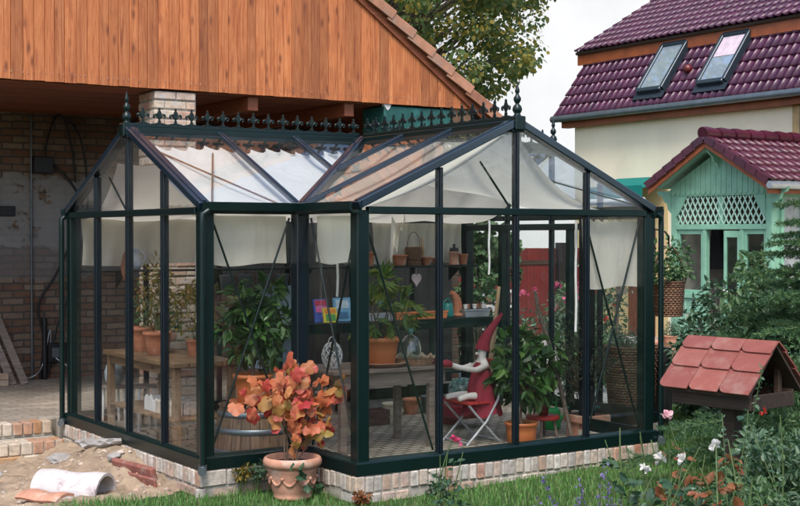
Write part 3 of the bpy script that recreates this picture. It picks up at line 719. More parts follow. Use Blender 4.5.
# brick pillar of single bricks
mb = MB(); z = 0.0; row = 0; px0, px1, py0, py1 = .30, .775, BY + .03, BY + .45
mo = MB(); mo.box(px0 + .012, px1 - .012, py0 + .012, py1 - .012, 0, BZ - .02)
while z < BZ - .06:
    h = .083; lay = [.24, .22] if row % 2 else [.115, .24, .1]
    zt = min(z + h, BZ - .02)
    x = px0
    for w in lay:
        w2 = min(w, px1 - x); mb.cbox(x + .005, x + w2 - .004, py0 + random.uniform(-.008, .004), py0 + .1, z + .004, zt - .004, .007); x += w2
    y = py0 + .104
    for w in ([.115, .2] if row % 2 else [.2, .115]):
        for xa, xb in ((px0 + random.uniform(-.006, .004), px0 + .1), (px1 - .1, px1 + random.uniform(-.004, .006))): mb.cbox(xa, xb, y, y + w - .006, z + .004, zt - .004, .007)
        y += w
    z += h + .012; row += 1
pm = mb.build('brick_pillar', PILLARB, BARN, bo); mo.build('pillar_mortar', MORTAR, pm, bo)
# teal pier at the right end with a broken corner
mb = MB(); mb.cbox(3.08, 4.02, BY + .03, BY + .5, 2.3, BZ - .02, .012); mb.build('teal_beam', TEAL, BARN, bo)
mb = MB()
for k in range(12): mb.cbox(2.2 + k * .17, 2.365 + k * .17, BY + .32, BY + .36, -.05, 2.29 if k > 4 else 2.0, .004)
mb.build('barn_shade_boards', M('barn_shade_black', (.011, .010, .010), .85, 0, .4, 6, .2), BARN, bo)  # near-black boards added to stand in for the shaded barn interior
MB().prism([(3.07, BY + .022, 3.235), (3.17, BY + .022, 3.235), (3.15, BY + .022, 3.19), (3.12, BY + .022, 3.165), (3.09, BY + .022, 3.2)], (0, .05, 0)).build('plaster_chip', M('white_plaster', (.7, .68, .64), .9), BARN, bo)
MB().cbox(4.02, 4.3, BY + .035, BY + .06, BZ - .3, BZ + .1, .004).build('end_board', BROWNWOOD, BARN, bo)
# bargeboard and roof with clay verge tiles
def barge(xa, xb):
    mb = MB(); za, zb = rtop(xa), rtop(xb); mb.prism([(xa, BY - .03, za), (xb, BY - .03, zb), (xb, BY - .03, zb - .15), (xa, BY - .03, za - .15)], (0, .03, 0)); return mb
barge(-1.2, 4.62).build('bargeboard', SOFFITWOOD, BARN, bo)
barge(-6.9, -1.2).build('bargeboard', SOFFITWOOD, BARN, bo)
th = math.atan(SL); sdir = Vector((math.cos(th), 0, -math.sin(th))); nrm = Vector((math.sin(th), 0, math.cos(th)))
apex = Vector((-1.2, BY, rtop(-1.2)))
Lr = (4.72 + 1.2) / math.cos(th); ex = .335; nrow = int(Lr / ex) + 1
mv = MB(); mr = MB()
ny = 14; tw = .235
for r_ in range(nrow):
    s0 = Lr - (r_ + 1) * ex; s1 = Lr - r_ * ex + .05
    if s0 < 0: s0 = 0
    # verge tile: top plate plus a folded edge on the gable side and a raised rib
    o = apex + sdir * s0; lift0, lift1 = .035, .055
    def P(s, y, n): return apex + sdir * s + nrm * n + Vector((0, y, 0))
    t = .024; prof = [(-.085, -.085), (-.085, .02), (-.078, .03), (-.03, .03), (.0, .02), (.04, .008), (.09, .006), (.14, .02), (.17, .03), (.19, .02), (.2, .006)]
    V = []
    for (y, n) in prof: V.append(P(s0, y, n + lift0 - .012)); V.append(P(s1, y - (.012 if y < -.07 else 0), n + lift1))
    for (y, n) in prof: V.append(P(s0, y + (t if n < .02 and y < -.07 else 0), n + lift0 - .012 - (t if y > -.08 else 0))); V.append(P(s1, y + (t if n < .02 and y < -.07 else 0), n + lift1 - (t if y > -.08 else 0)))
    k = len(prof); Fq = []
    for i in range(k - 1):
        Fq += [(2 * i, 2 * i + 1, 2 * i + 3, 2 * i + 2), (2 * k + 2 * i, 2 * k + 2 * i + 2, 2 * k + 2 * i + 3, 2 * k + 2 * i + 1)]
        Fq += [(2 * i + 1, 2 * k + 2 * i + 1, 2 * k + 2 * i + 3, 2 * i + 3)]
    mv.raw(V, Fq)
    for j in range(ny):
        ya = .2 + j * tw
        V = []; pr_ = [(0, .006), (.04, .004), (.09, .004), (.14, .012), (.18, .03), (.21, .03), (.235, .008)]
        for (y, n) in pr_: V.append(P(s0, ya + y, n + lift0 - .012)); V.append(P(s1, ya + y, n + lift1)); V.append(P(s1, ya + y, n + lift1 - .016))
        Fq = []
        for i in range(len(pr_) - 1): Fq += [(3 * i, 3 * i + 1, 3 * i + 4, 3 * i + 3), (3 * i + 1, 3 * i + 2, 3 * i + 5, 3 * i + 4)]
        mr.raw(V, Fq)
mv.build('verge_tiles', CLAYTILE, BARN, bo); mr.build('roof_tiles', CLAYTILE, BARN, bo)
mb = MB(); mb.prism([apex + Vector((0, -.02, .02)), Vector((4.66, BY - .02, rtop(4.66) + .02)), Vector((4.66, BY - .02, rtop(4.66) - .06)), apex + Vector((0, -.02, -.06))], (0, 3.7, 0)); mb.build('roof_deck', DARKWOOD, BARN, bo)
mb = MB(); mb.prism([apex + Vector((-.01, -.1, .07)), Vector((-7.1, BY - .1, rtop(-7.1) + .05)), Vector((-7.1, BY - .1, rtop(-7.1) - .06)), apex + Vector((-.01, -.1, -.06))], (0, 3.8, 0)); mb.build('roof_slope', CLAYTILE, BARN, bo)

# things in the barn
def hose(name, P, r, label, cat='cable', mat=BLACK, g=None):
    # smooth the path
    Q = []; P = [Vector(p) for p in P]
    for i in range(len(P) - 1):
        a = P[max(i - 1, 0)]; b = P[i]; c = P[i + 1]; d = P[min(i + 2, len(P) - 1)]
        for k in range(6):
            t = k / 6; Q.append(.5 * ((2 * b) + (c - a) * t + (2 * a - 5 * b + 4 * c - d) * t * t + (3 * b - a - 3 * c + d) * t ** 3))
    Q.append(P[-1]); o = MB().tube(Q, r, 7).build(name, mat); return tag(o, label, cat, g)
yw = 7.60
hose('hose', [(.15, yw, 0), (.2, yw, .5), (.13, yw, .9), (.35, yw - .05, 1.3), (.55, yw - .1, 1.75), (.62, yw - .2, 2.1), (.5, yw - .1, 2.4), (.32, yw, 2.62)], .016, 'black hose climbing the old brick wall in a long s curve', 'hose')
hose('hose', [(.25, yw, .05), (.33, yw - .02, .55), (.48, yw - .04, .95), (.62, yw - .08, 1.5), (.72, yw - .1, 2.2), (.66, yw - .05, 2.9), (.5, yw, 3.18)], .014, 'black hose hanging from the barn ceiling down to the floor', 'hose')
hose('cable', [(.22, yw, 2.62), (.25, yw, 2.9), (.36, yw, 3.2), (.46, yw, 3.15), (.56, yw, 2.8), (.6, yw, 2.4)], .012, 'thin black cable looped from the ceiling above the meter box', 'cable')
hose('cable', [(-.1, yw, .02), (.05, yw - .1, .06), (.18, yw - .03, .2), (.28, yw, .6), (.31, yw, .3), (.5, yw - .2, .12)], .008, 'pale cable curling from the wall foot beside the socket', 'cable', STEEL)
hose('conduit', [(.06, yw + .02, .0), (.06, yw + .02, 1.2), (.06, yw + .02, 2.2), (.06, yw + .02, 3.2)], .012, 'straight grey conduit pipe running up the plastered wall', 'pipe', ZINC)
mb = MB(); mb.cbox(.06, .3, yw - .09, yw + .04, 2.5, 2.7, .01); t = tag(mb.build('meter_box', BLACK), 'small black box fixed high on the barn wall', 'box')
mb = MB(); mb.cbox(-.32, -.14, yw + .0, yw + .045, 1.98, 2.1, .006); tag(mb.build('wall_socket', BLACK), 'dark square wall socket in the broken plaster', 'socket')
t = thing('power_socket', 'black framed floor level socket on the brick wall', 'socket', (.36, yw, .2)); mb = MB(); mb.cbox(-.12, .12, -.03, .04, .0, .24, .008); mb.build('frame', BLACK, t); MB().cbox(-.07, .07, -.045, -.031, .06, .18, .004).build('cover', ZINC, t)
mb = MB(); mb.tube([(.2, yw - .03, 0), (.2, yw - .03, .75)], .03, 10); tag(mb.build('pipe_stub', BLACK), 'short black pipe standing against the barn wall', 'pipe')
for i, (xa, xt, lab) in enumerate(((-.16, -.36, 'pale plank leaning on the barn wall, nearer the socket'), (-.30, -.50, 'grey plank leaning on the barn wall above the loose bricks'))):
    mb = MB(); mb.bar((xa, 7.2, 0), (xt, yw, .75), .09, .022, (0, 1, 0)); tag(mb.build('plank', GREYWOOD), lab, 'plank')
mb = MB()
for k in range(2): mb.cbox(-.62 + k * .01, -.38, 7.1, 7.22, .002 + k * .075, .072 + k * .075, .006)
tag(mb.build('brick_stack', STEPB), 'two loose bricks stacked on the paved floor beside the planks', 'bricks')

# ------------------------------------------------------------------ steps, sand pit bits
ST = thing('brick_steps', 'two old brick steps leading up to the barn paving beside the greenhouse', 'steps', (-2.2, 4.0, -.3)); so = (-2.2, 4, -.3)
for nm, ya, yb_, zt, zb in (('upper_step', 4.02, 4.2, .004, -.115), ('lower_step', 3.62, 3.86, -.125, -.235), ('footing_course', 3.6, 3.9, -.24, -.33)):
    mb = MB(); x = -4.4
    flat = nm == 'footing_course'
    while x < -.92:
        w = random.uniform(.2, .25) if flat else random.uniform(.075, .1)
        j = random.uniform(-.008, .008); mb.cbox(x, min(x + w, -.89), ya + j, yb_ + j, zb, zt + j * .6, .009); x += w + .012
    b = mb.build(nm, STEPB, ST, so)
    MB().box(-4.4, -.9, ya + .015, yb_ + (.22 if nm == 'lower_step' else .0), zb - .02, zt - .014).build('mortar_bed', MORTAR, b, so)
# lime-washed clay pipe lying in the sand
def pipe_half(name, c, dirv, L, r0, r1, label, mat, a0, a1, th=.022, tilt=0):
    c = Vector(c); d = Vector(dirv).normalized(); s = d.cross(Vector((0, 0, 1))).normalized(); u = s.cross(d)
    mb = MB(); n = 20; V = []
    for k in range(7):
        t_ = k / 6; rr = r0 + (r1 - r0) * t_ + .008 * math.sin(t_ * 9)
        for j in range(n + 1):
            a = a0 + (a1 - a0) * j / n
            for q in (rr, rr - th): V.append(c + d * (L * t_) + s * math.cos(a) * q + u * math.sin(a) * q)
    w = 2 * (n + 1); Fq = []
    for k in range(6):
        for j in range(n):
            b = k * w + 2 * j; Fq += [(b, b + 2, b + w + 2, b + w), (b + 1, b + w + 1, b + w + 3, b + 3)]
        for j in (0, n): b = k * w + 2 * j; Fq.append((b, b + 1, b + w + 1, b + w))
    for k in (0, 6):
        for j in range(n): b = k * w + 2 * j; Fq.append((b, b + 1, b + 3, b + 2))
    mb.raw(V, Fq, 0, False); o = mb.build(name, mat, None, c); o.location = c; return tag(o, label, 'pipe')
pipe_half('clay_pipe', (-1.74, 1.82, -.205), (.42, -.50, -.02), .56, .155, .165, 'pale lime stained half round clay pipe lying on the sand', CLAYPIPE, -.25, PI + .25)
pipe_half('roof_tile', (-1.93, 1.58, -.335), (.30, -.55, .0), .40, .19, .19, 'curved clay tile shard leaning beside the pale pipe', TERRA2, .9, 2.0)
mb = MB(); Mx = Matrix.Translation((-1.0, 1.62, -.2)) @ Matrix.Rotation(R(-82), 4, 'Z') @ Matrix.Rotation(R(12), 4, 'X'); mb.cbox(-.40, .22, -.02, .03, -.04, .15, .012, 0, Mx); mb.cbox(-.22, .30, -.05, -.025, -.06, .09, .012, 0, Mx)
tag(mb.build('clay_slab', REDSLAB), 'red brown clay slabs leaning against the brick base', 'slab')
for i, (x, y, s, lab) in enumerate(((-1.12, 3.1, .10, 'grey rubble stone beside the lower step'), (-1.0, 2.72, .13, 'largest grey rubble stone on the sand heap by the brick base'), (-.98, 2.42, .09, 'flat pale stone on top of the sand heap'), (-1.03, 2.1, .07, 'small pale stone low on the sand heap'), (-1.75, 2.9, .04, 'tiny pale stone out on the open sand'))):
    bm = bmesh.new(); bmesh.ops.create_icosphere(bm, subdivisions=2, radius=1)
    for v in bm.verts: v.co *= 1 + .3 * math.sin(v.co.x * 4 + i) * math.sin(v.co.y * 5 + i * 2); v.co.z *= .42; v.co.x *= 1.3
    me = bpy.data.meshes.new('stone'); bm.to_mesh(me); bm.free(); me.materials.append(WOOL); o = bpy.data.objects.new('stone', me); COL.objects.link(o)
    u_, v_ = (x + 4.2) / 3.36, (y - .3) / 3.5
    o.location = (x, y, sand_fn(u_, v_)[2] + s * .2); o.scale = (s, s, s); o.rotation_euler = (.2, .1, i * 1.3); tag(o, lab, 'stone', 'rubble stones in the sand')

V = []; Fp = []
for k in range(900):
    x, y = rng.uniform(-3.2, -.9), rng.uniform(1.15, 3.55)
    if rng.uniform() > .25 + .75 * math.exp(-((x + 1.1) ** 2 / .1)): continue
    r_ = rng.gamma(1.6, .006) + .003; c = Vector(sand_fn((x + 4.2) / 3.36, (y - .3) / 3.5)); b0 = len(V)
    q = [c + Vector(d_) * r_ * rng.uniform(.7, 1.2) for d_ in ((1, 0, .1), (0, 1, .2), (-1, .1, .1), (0, -1, .15), (.1, .1, .8), (0, 0, -.6))]; V += q
    for f in ((0, 1, 4), (1, 2, 4), (2, 3, 4), (3, 0, 4), (1, 0, 5), (2, 1, 5), (3, 2, 5), (0, 3, 5)): Fp.append([b0 + i for i in f])
PEB = M('pebble', (.4, .33, .27), .95, 0, .2, 20, .3, cols=[(.45, .38, .30), (.33, .28, .23), (.42, .24, .16), (.52, .48, .42), (.26, .2, .15)])
o = MB().raw(V, Fp).build('pebbles', PEB); tag(o, 'loose pebbles and brick crumbs scattered over the sand', 'pebbles', None, 'stuff')

# ------------------------------------------------------------------ house
HX = 12.1
HOUSE = thing('house', 'cream rendered house with plum glazed mansard roof and two skylights', 'house', (HX, 7, 0)); ho = (HX, 7, 0)
MB().box(HX, HX + 7, -2, 11.55, -.3, 4.2).build('wall', CREAM, HOUSE, ho)
MB().box(HX - .012, HX + .0, 9.0, 11.5, -.3, 2.65).build('lower_wall', YELLOW, HOUSE, ho)
def tiles(origin, sdir, ydir, nrm, L, n_rows, Wd, tw, off0=0, amp=.028, lip=.035):
    """pantile sheet: rows run along ydir, overlap down sdir (pointing down the slope)"""
    mb = MB(); o = Vector(origin); ex = L / n_rows
    ss = [0, .12, .25, .42, .58, .7, .8, .9, 1.0]; pf = [.0, -.55, -.8, -.85, -.6, .1, .8, 1.0, .45]
    nt_ = int(Wd / tw)
    for r_ in range(n_rows):
        s0 = r_ * ex; s1 = s0 + ex
        for t_ in range(nt_):
            V = []; Fq = []; jl = random.uniform(-.004, .005); js = random.uniform(-.006, .006)
            ys_ = [(t_ * tw + a * tw, b) for a, b in zip(ss, pf[:-1] + [0])]; k = len(ys_)
            for (y, b) in ys_:
                n_ = amp * b; rag = .012 * b + js; p = o + ydir * y
                V += [p + sdir * s0 + nrm * (n_ + .004), p + sdir * (s1 + rag) + nrm * (n_ + lip + jl), p + sdir * (s1 + rag) + nrm * (n_ + lip + jl - .03)]
            for i in range(k - 1): Fq += [(3 * i, 3 * i + 1, 3 * i + 4, 3 * i + 3), (3 * i + 1, 3 * i + 2, 3 * i + 5, 3 * i + 4)]
            mb.raw(V, Fq, 0, True)
    return mb
E0 = Vector((11.86, 11.85, 4.06)); T0 = Vector((12.77, 11.85, 5.30))
sd = (E0 - T0); Ls = sd.length; sd.normalize(); yd = Vector((0, -1, 0)); nn = Vector((sd.z * -1, 0, sd.x)); nn = Vector((-abs(sd.z), 0, abs(sd.x))) if True else nn
nn = Vector((sd.z, 0, -sd.x)); nn = nn if nn.x < 0 else -nn
tiles(T0 + nn * .05, sd, yd, nn, Ls, 6, 13.6, .165, amp=.021, lip=.03).build('mansard_tiles', TILE, HOUSE, ho)
MB().prism([E0, T0, T0 + Vector((.3, 0, 0)), E0 + Vector((.3, 0, 0))], (0, -13.8, 0)).build('mansard_deck', DARKWOOD, HOUSE, ho)
U0 = Vector((12.52, 12.0, 5.36)); U1 = Vector((16.4, 12.0, 5.36 + 3.88 * .575)); su = (U0 - U1); Lu = su.length; su.normalize(); nu = Vector((su.z, 0, -su.x)); nu = nu if nu.z > 0 else -nu
tiles(U1 + nu * .09, su, yd, nu, Lu, 15, 13.8, .165, amp=.021, lip=.03).build('upper_roof_tiles', TILE, HOUSE, ho)
MB().prism([U0 + nu * .05, U1 + nu * .05, U1, U0], (0, -14, 0)).build('upper_roof_deck', DARKWOOD, HOUSE, ho)
MB().prism([U0 + Vector((.04, 0, .04)), U0 + Vector((.07, 0, .04)), U0 + Vector((.07, 0, -.2)), U0 + Vector((.04, 0, -.2))], (0, -14, 0)).build('fascia', FASCIA, HOUSE, ho)
MB().prism([U0 + Vector((.075, -.03, -.02)), U1 + Vector((0, -.03, -.06)), U1 + Vector((0, -.03, -.24)), U0 + Vector((.075, -.03, -.2))], (0, .035, 0)).build('verge_board', FASCIA, HOUSE, ho)
MB().prism([(12.3, 11.53, 4.1), (12.85, 11.53, 5.2), (16.4, 11.53, 7.2), (16.4, 11.53, 4.1)], (0, -.3, 0)).build('gable_wall', CREAM, HOUSE, ho)
mb = MB(); mb.tube([E0 + Vector((-.07, .02, -.03)), E0 + Vector((-.07, -13.8, -.03))], .065, 12); mb.build('gutter', ZINC, HOUSE, ho)
MB().box(11.93, 12.1, -2, 11.75, 3.86, 3.98).build('eave_board', FASCIA, HOUSE, ho)
MB().box(11.9, 12.1, -2, 11.8, 3.98, 4.03).build('soffit', FASCIA, HOUSE, ho)
# lead flashing at the break
mb = MB(); mb.bar(T0 + nn * .075 + sd * .03, T0 + nn * .075 + sd * .03 + yd * 13.6, .1, .02, nn); mb.build('flashing', ZINC, HOUSE, ho)
SKYGL = M('skylight_glass', (.48, .58, .66), .03, .6, .05, .6, 0)
BLIND = M('skylight_blind', (.62, .5, .56), .6)
def on_slope(y, t): return T0 + sd * (Ls * t) + Vector((0, y - T0.y, 0))
for (yl, yr, blind) in ((9.62, 9.02, False), (8.14, 7.54, True)):
    t0, t1 = .08, .80
    fr = MB(); c = [on_slope(yl, t0), on_slope(yr, t0), on_slope(yr, t1), on_slope(yl, t1)]
    for a, b, w in ((0, 1, .1), (1, 2, .07), (2, 3, .09), (3, 0, .07)): fr.bar(c[a] + nn * .11, c[b] + nn * .11, w, .15, nn, c=.01)
    fr.bar(on_slope(yl + .08, .86) + nn * .095, on_slope(yr - .08, .86) + nn * .095, .16, .012, nn)
    f = fr.build('skylight', SLATE, HOUSE, ho)
    MB().prism([p + nn * .135 for p in c], nn * .01).build('pane', SKYGL, f, ho)
    if blind: MB().prism([p + nn * .149 for p in (on_slope(yl - .05, .13), on_slope(yr + .05, .13), on_slope(yr + .05, .42), on_slope(yl - .05, .42))], nn * .004).build('blind', BLIND, f, ho)
mb = MB(); pv = on_slope(8.62, .53); mb.lathe([(.0, .16), (.04, .15), (.08, .11), (.085, .07), (.06, .0), (.06, -.05)], (0, 0, 0), 16, M=Matrix.Translation(pv + nn * .05) @ nn.to_track_quat('Z', 'Y').to_matrix().to_4x4()); mb.build('roof_vent', M('glazed_vent', (.13, .02, .018), .3), HOUSE, ho)
mb = MB(); mb.cbox(HX - .03, HX + .02, 5.1, 6.2, 3.22, 4.0, .01); wf = mb.build('window', M('tan_reveal', (.50, .34, .16), .8), HOUSE, ho); MB().box(HX - .04, HX - .025, 5.2, 6.04, 3.3, 3.86).build('pane', M('dark_window', (.05, .06, .07), .08), wf, ho)
d_ = MB().cbox(HX - .06, HX - .013, 9.3, 9.98, -.1, 1.85, .01).build('door', M('red_brown_door', (.17, .045, .025), .5), HOUSE, ho)
MB().tube([(HX - .1, 9.9, .9), (HX - .1, 9.8, .9)], .012).build('handle', STEEL, d_, ho)
# awning on the wall
AW = thing('awning', 'teal roller awning half wound out on the house wall', 'awning', (12.0, 9.6, 2.5))
MB().prism([(12.07, 10.3, 2.82), (11.35, 10.3, 2.60), (11.35, 10.3, 2.58), (12.07, 10.3, 2.80)], (0, -1.4, 0)).build('awning_cloth', AWN, AW, (12, 9.6, 2.5))
MB().prism([(11.34, 10.3, 2.64), (11.36, 10.3, 2.64), (11.36, 10.3, 2.40), (11.34, 10.3, 2.40)], (0, -1.4, 0)).build('valance', AWN, AW, (12, 9.6, 2.5))
MB().tube([(11.37, 10.32, 2.37), (11.37, 8.88, 2.37)], .06, 14).build('front_roll', WHITE, AW, (12, 9.6, 2.5))

# ------------------------------------------------------------------ mint porch
PX = 10.0; PYa, PYb = 4.86, 6.76; PYc = (PYa + PYb) / 2
PO = thing('porch', 'mint green wooden porch with lattice, open door and plum tiled gable roof', 'porch', (PX, PYc, 0)); po = (PX, PYc, 0)
def pb(name, x0_, x1_, y0_, y1_, z0_, z1_, mat=MINT, par=None, c=.006): return MB().cbox(x0_, x1_, y0_, y1_, z0_, z1_, c).build(name, mat, par or PO, po)
G0 = -.12
for y in (PYa, PYb): pb('corner_post', PX - .02, PX + .1, y - .06, y + .06, G0, 2.5)
pb('top_beam', PX - .03, PX + .07, PYa - .0 + .06, PYb - .06, 2.35, 2.45); pb('lattice_rail', PX - .03, PX + .07, PYa + .06, PYb - .06, 1.84, 1.92)
pb('centre_mullion', PX + .0, PX + .06, PYc - .05, PYc + .05, 1.92, 2.35)
# gable boards with scalloped lower ends
mb = MB(); y = PYa - .05
while y < PYb + .05:
    w = .105; yc = y + w / 2; top = 2.47 + (1 - abs(yc - PYc) / 1.05) * .56
    if top > 2.5: mb.prism([(PX - .045, y + .004, 2.42), (PX - .045, y + .02, 2.385), (PX - .045, yc, 2.37), (PX - .045, y + w - .02, 2.385), (PX - .045, y + w - .004, 2.42), (PX - .045, y + w - .004, 2.47 + max(.02, (1 - abs(y + w - PYc) / 1.05) * .56)), (PX - .045, y + .004, 2.47 + max(.02, (1 - abs(y - PYc) / 1.05) * .56))], (.02, 0, 0))
    y += w
gb = mb.build('gable_boards', MINT, PO, po)
MB().prism([(PX - .02, PYa - .1, 2.45), (PX - .02, PYb + .1, 2.45), (PX - .02, PYc, 3.02)], (.03, 0, 0)).build('gable_backing', MINT, gb, po)
# lattice
mb = MB(); ya, yb2, za, zb = PYa + .07, PYb - .07, 1.925, 2.345; sp = .105; H_ = zb - za; rise = 1.75
for sgn, dx in ((1, 0), (-1, .012)):
    k = -H_ / rise - sp
    while k < (yb2 - ya) + H_ / rise + sp:
        # line: y = ya+k + sgn*(z-za)/rise, clipped
        pts = []
        z_lo, z_hi = za, zb
        def yy(z): return ya + k + sgn * (z - za) / rise
        if sgn > 0: z_lo = max(za, za + (ya - ya - k) * rise); z_hi = min(zb, za + (yb2 - ya - k) * rise)
        else: z_lo = max(za, za + (k - (yb2 - ya)) * rise); z_hi = min(zb, za + k * rise)
        if z_hi - z_lo > .03: mb.bar((PX - .01 + dx, yy(z_lo), z_lo), (PX - .01 + dx, yy(z_hi), z_hi), .022, .01, (1, 0, 0))
        k += sp
mb.build('lattice', MINT2, PO, po)
# curved corner brackets inside the lattice field and under the eaves
for y, s in ((PYa + .06, 1), (PYb - .06, -1)):
    pts = [(PX - .035, y, 2.35), (PX - .035, y + s * .2, 2.35)] + [(PX - .035, y + s * .2 * math.cos(a) ** 1.5, 2.35 - .3 * math.sin(a) ** 1.5 - .0) for a in (.3, .6, .9, 1.2)] + [(PX - .035, y, 2.04)]
    MB().prism(pts, (.02, 0, 0)).build('corner_bracket', MINT, PO, po)
for y, s in ((PYa - .06, -1), (PYb + .06, 1)):
    pts = [(PX - .03, y, 2.45), (PX - .03, y + s * .3, 2.45), (PX - .03, y + s * .26, 2.38), (PX - .03, y + s * .18, 2.36), (PX - .03, y + s * .15, 2.28), (PX - .03, y + s * .08, 2.25), (PX - .03, y + s * .06, 2.16), (PX - .03, y, 2.1)]
    MB().prism(pts, (.045, 0, 0)).build('eave_bracket', MINT, PO, po)
mb = MB(); mb.prism([(PX - .3, PYc - .02, 3.02), (PX - .05, PYc - .02, 3.0), (PX - .05, PYc - .02, 2.75), (PX - .1, PYc - .02, 2.83), (PX - .16, PYc - .02, 2.86), (PX - .18, PYc - .02, 2.93)], (0, .04, 0))
mb.build('carved_bracket', MINT, PO, po)
# front: left window and panel, open doorway, right window and panel (left in the photo = larger y)
yD1, yDm, yD0 = 6.12, 5.72, 5.38     # open doorway, fixed leaf
for y in (yD1, yD0): pb('door_post', PX - .02, PX + .07, y - .035, y + .035, G0, 1.84)
PORGL = glassmat('porch_glass', (.85, .9, .9), 1.2)
for a, b in ((yD1 + .035, PYb - .06), (PYa + .06, yD0 - .035)):
    pb('sill_rail', PX - .035, PX + .07, a, b, .78, .86); pb('dado_panel', PX, PX + .04, a, b, G0, .78)
    f = MB(); f.cbox(PX, PX + .05, a, a + .05, .86, 1.84, .004); f.cbox(PX, PX + .05, b - .05, b, .86, 1.84, .004); f.cbox(PX + .001, PX + .049, a + .05, b - .05, 1.77, 1.84, .004); f.cbox(PX + .001, PX + .049, a + .05, b - .05, .86, .91, .004)
    w_ = f.build('window', MINT, PO, po); MB().box(PX + .02, PX + .026, a + .05, b - .05, .91, 1.77).build('pane', PORGL, w_, po)
    m2 = MB(); k = a + .06
    while k < b: m2.box(PX - .006, PX + .0, k, k + .008, G0, .77); k += .1
    m2.build('panel_beads', MINT2, PO, po)
# open door leaf, swung outwards
DL = MB(); c_, s_ = math.cos(R(62)), math.sin(R(62))
def leaf(a, b, z0_, z1_, t0=-.02, t1=.02):
    Mx = Matrix.Translation((PX + .01, yD0 + .037, 0)) @ Matrix.Rotation(R(94), 4, 'Z'); DL.cbox(a, b, t0, t1, z0_, z1_, .004, 0, Mx)
leaf(0, .05, G0 + .02, 1.82); leaf(.25, .30, G0 + .02, 1.82); leaf(.05, .25, 1.72, 1.82); leaf(.05, .25, .62, .74); leaf(.05, .25, G0 + .02, .62, -.01, .01); 
dl = DL.build('door', MINT, PO, po)
DL = MB(); leaf(.05, .25, .74, 1.72, -.003, .003); DL.build('pane', PORGL, dl, po)
DL = MB(); leaf(.2, .3, .9, .925, .04, .06); leaf(.262, .29, .78, 1.02, .021, .04); DL.build('handle', WHITE, dl, po)
# side wall to camera with window, far side wall, back, floor
pb('side_post', PX + 1.05, PX + 1.13, PYa - .03, PYa + .05, G0, 2.45); pb('side_post', PX + .22, PX + .29, PYa - .03, PYa + .05, G0, 2.45)
pb('side_panel', PX + .1, HX, PYa - .0, PYa + .03, G0, .86); pb('side_beam', PX + .1, HX, PYa - .02, PYa + .05, 2.30, 2.45); pb('side_panel', PX + .1, PX + .24, PYa, PYa + .03, .86, 2.3); 
f = MB(); f.cbox(PX + .29, PX + 1.05, PYa - .02, PYa + .03, 1.72, 1.77, .004); f.cbox(PX + .65, PX + .69, PYa - .018, PYa + .028, .86, 2.3, .004); f.cbox(PX + 1.13, HX, PYa - .02, PYa + .03, .86, 2.3, .004)
w_ = f.build('side_window', MINT, PO, po); MB().box(PX + .29, PX + 1.05, PYa, PYa + .006, .86, 2.3).build('pane', M('lace_curtain_glass', (.30, .32, .33), .12), w_, po)
pb('far_side_wall', PX + .1, HX, PYb - .03, PYb, G0, 2.45); pb('inner_lining', PX + .11, HX - .09, PYb - .045, PYb - .033, G0, 2.44, M('beige_lining', (.62, .50, .43), .9)); pb('inner_wall', HX - .08, HX - .02, PYa + .05, PYb - .05, G0, 2.6, M('pink_beige_wall', (.62, .50, .44), .9)); pb('floor_boards', PX + .1, HX - .1, PYa + .05, PYb - .05, G0, G0 + .06, BROWNWOOD)
pb('ceiling', PX + .1, HX - .1, PYa + .06, PYb - .06, 2.452, 2.48, MINT)
# roof
ridge_ = Vector((PX - .32, PYc, 3.17)); hw = 1.2; rise_ = .68
for s in (1, -1):
    e = Vector((PX - .32, PYc + s * hw, 3.17 - rise_)); sdv = (e - ridge_); Lp = sdv.length; sdv.normalize(); xd = Vector((1, 0, 0)); nv = sdv.cross(xd); nv = nv if nv.z > 0 else -nv
    tiles(ridge_ + nv * .06, sdv, xd, nv, Lp, 6, 2.5, .17, amp=.016, lip=.028).build('roof_tiles', TILE2, PO, po)
    mb = MB(); mb.prism([ridge_ + Vector((.02, 0, 0)), e + Vector((.02, 0, 0)), e + nv * .04 + Vector((.02, 0, 0)), ridge_ + nv * .04 + Vector((.02, 0, 0))], (2.4, 0, 0)); mb.build('roof_boards', MINT, PO, po)
    mb = MB(); mb.prism([ridge_ + Vector((-.012, 0, .02)), e + Vector((-.012, 0, .02)), e + Vector((-.012, 0, -.09)), ridge_ + Vector((-.012, 0, -.10))], (.03, 0, 0)); mb.build('bargeboard', FASCIA, PO, po)
    mb = MB()
    for k in range(6):
        a = ridge_ + sdv * (Lp * k / 6 - .0); b = ridge_ + sdv * (Lp * (k + 1) / 6 + .03)
        mb.bar(a + nv * .075 + Vector((.0, 0, 0)), b + nv * .1 + Vector((0, 0, 0)), .09, .03, nv, c=.008); mb.bar(a + Vector((-.04, 0, .04)), b + Vector((-.04, 0, .06)), .02, .12, nv, c=.006)
    mb.build('verge_tiles', TILE2, PO, po)
mb = MB()
for k in range(8):
    a = ridge_ + Vector((-.06 + k * .32, 0, .10)); mb.tube([a, a + Vector((.05, 0, .012)), a + Vector((.36, 0, .0))], [.105, .10, .082], 14)
mb.build('ridge_tiles', TILE2, PO, po)
e = Vector((PX - .30, PYc - hw, 3.17 - rise_))
mb = MB(); mb.tube([e + Vector((-.06, -.05, -.02)), e + Vector((2.4, -.05, -.02))], .055, 12); mb.build('gutter', STEEL, PO, po)
MB().cbox(e.x, e.x + 2.4, e.y + .02, e.y + .05, e.z - .14, e.z - .01, .004).build('eave_fascia', FASCIA, PO, po)
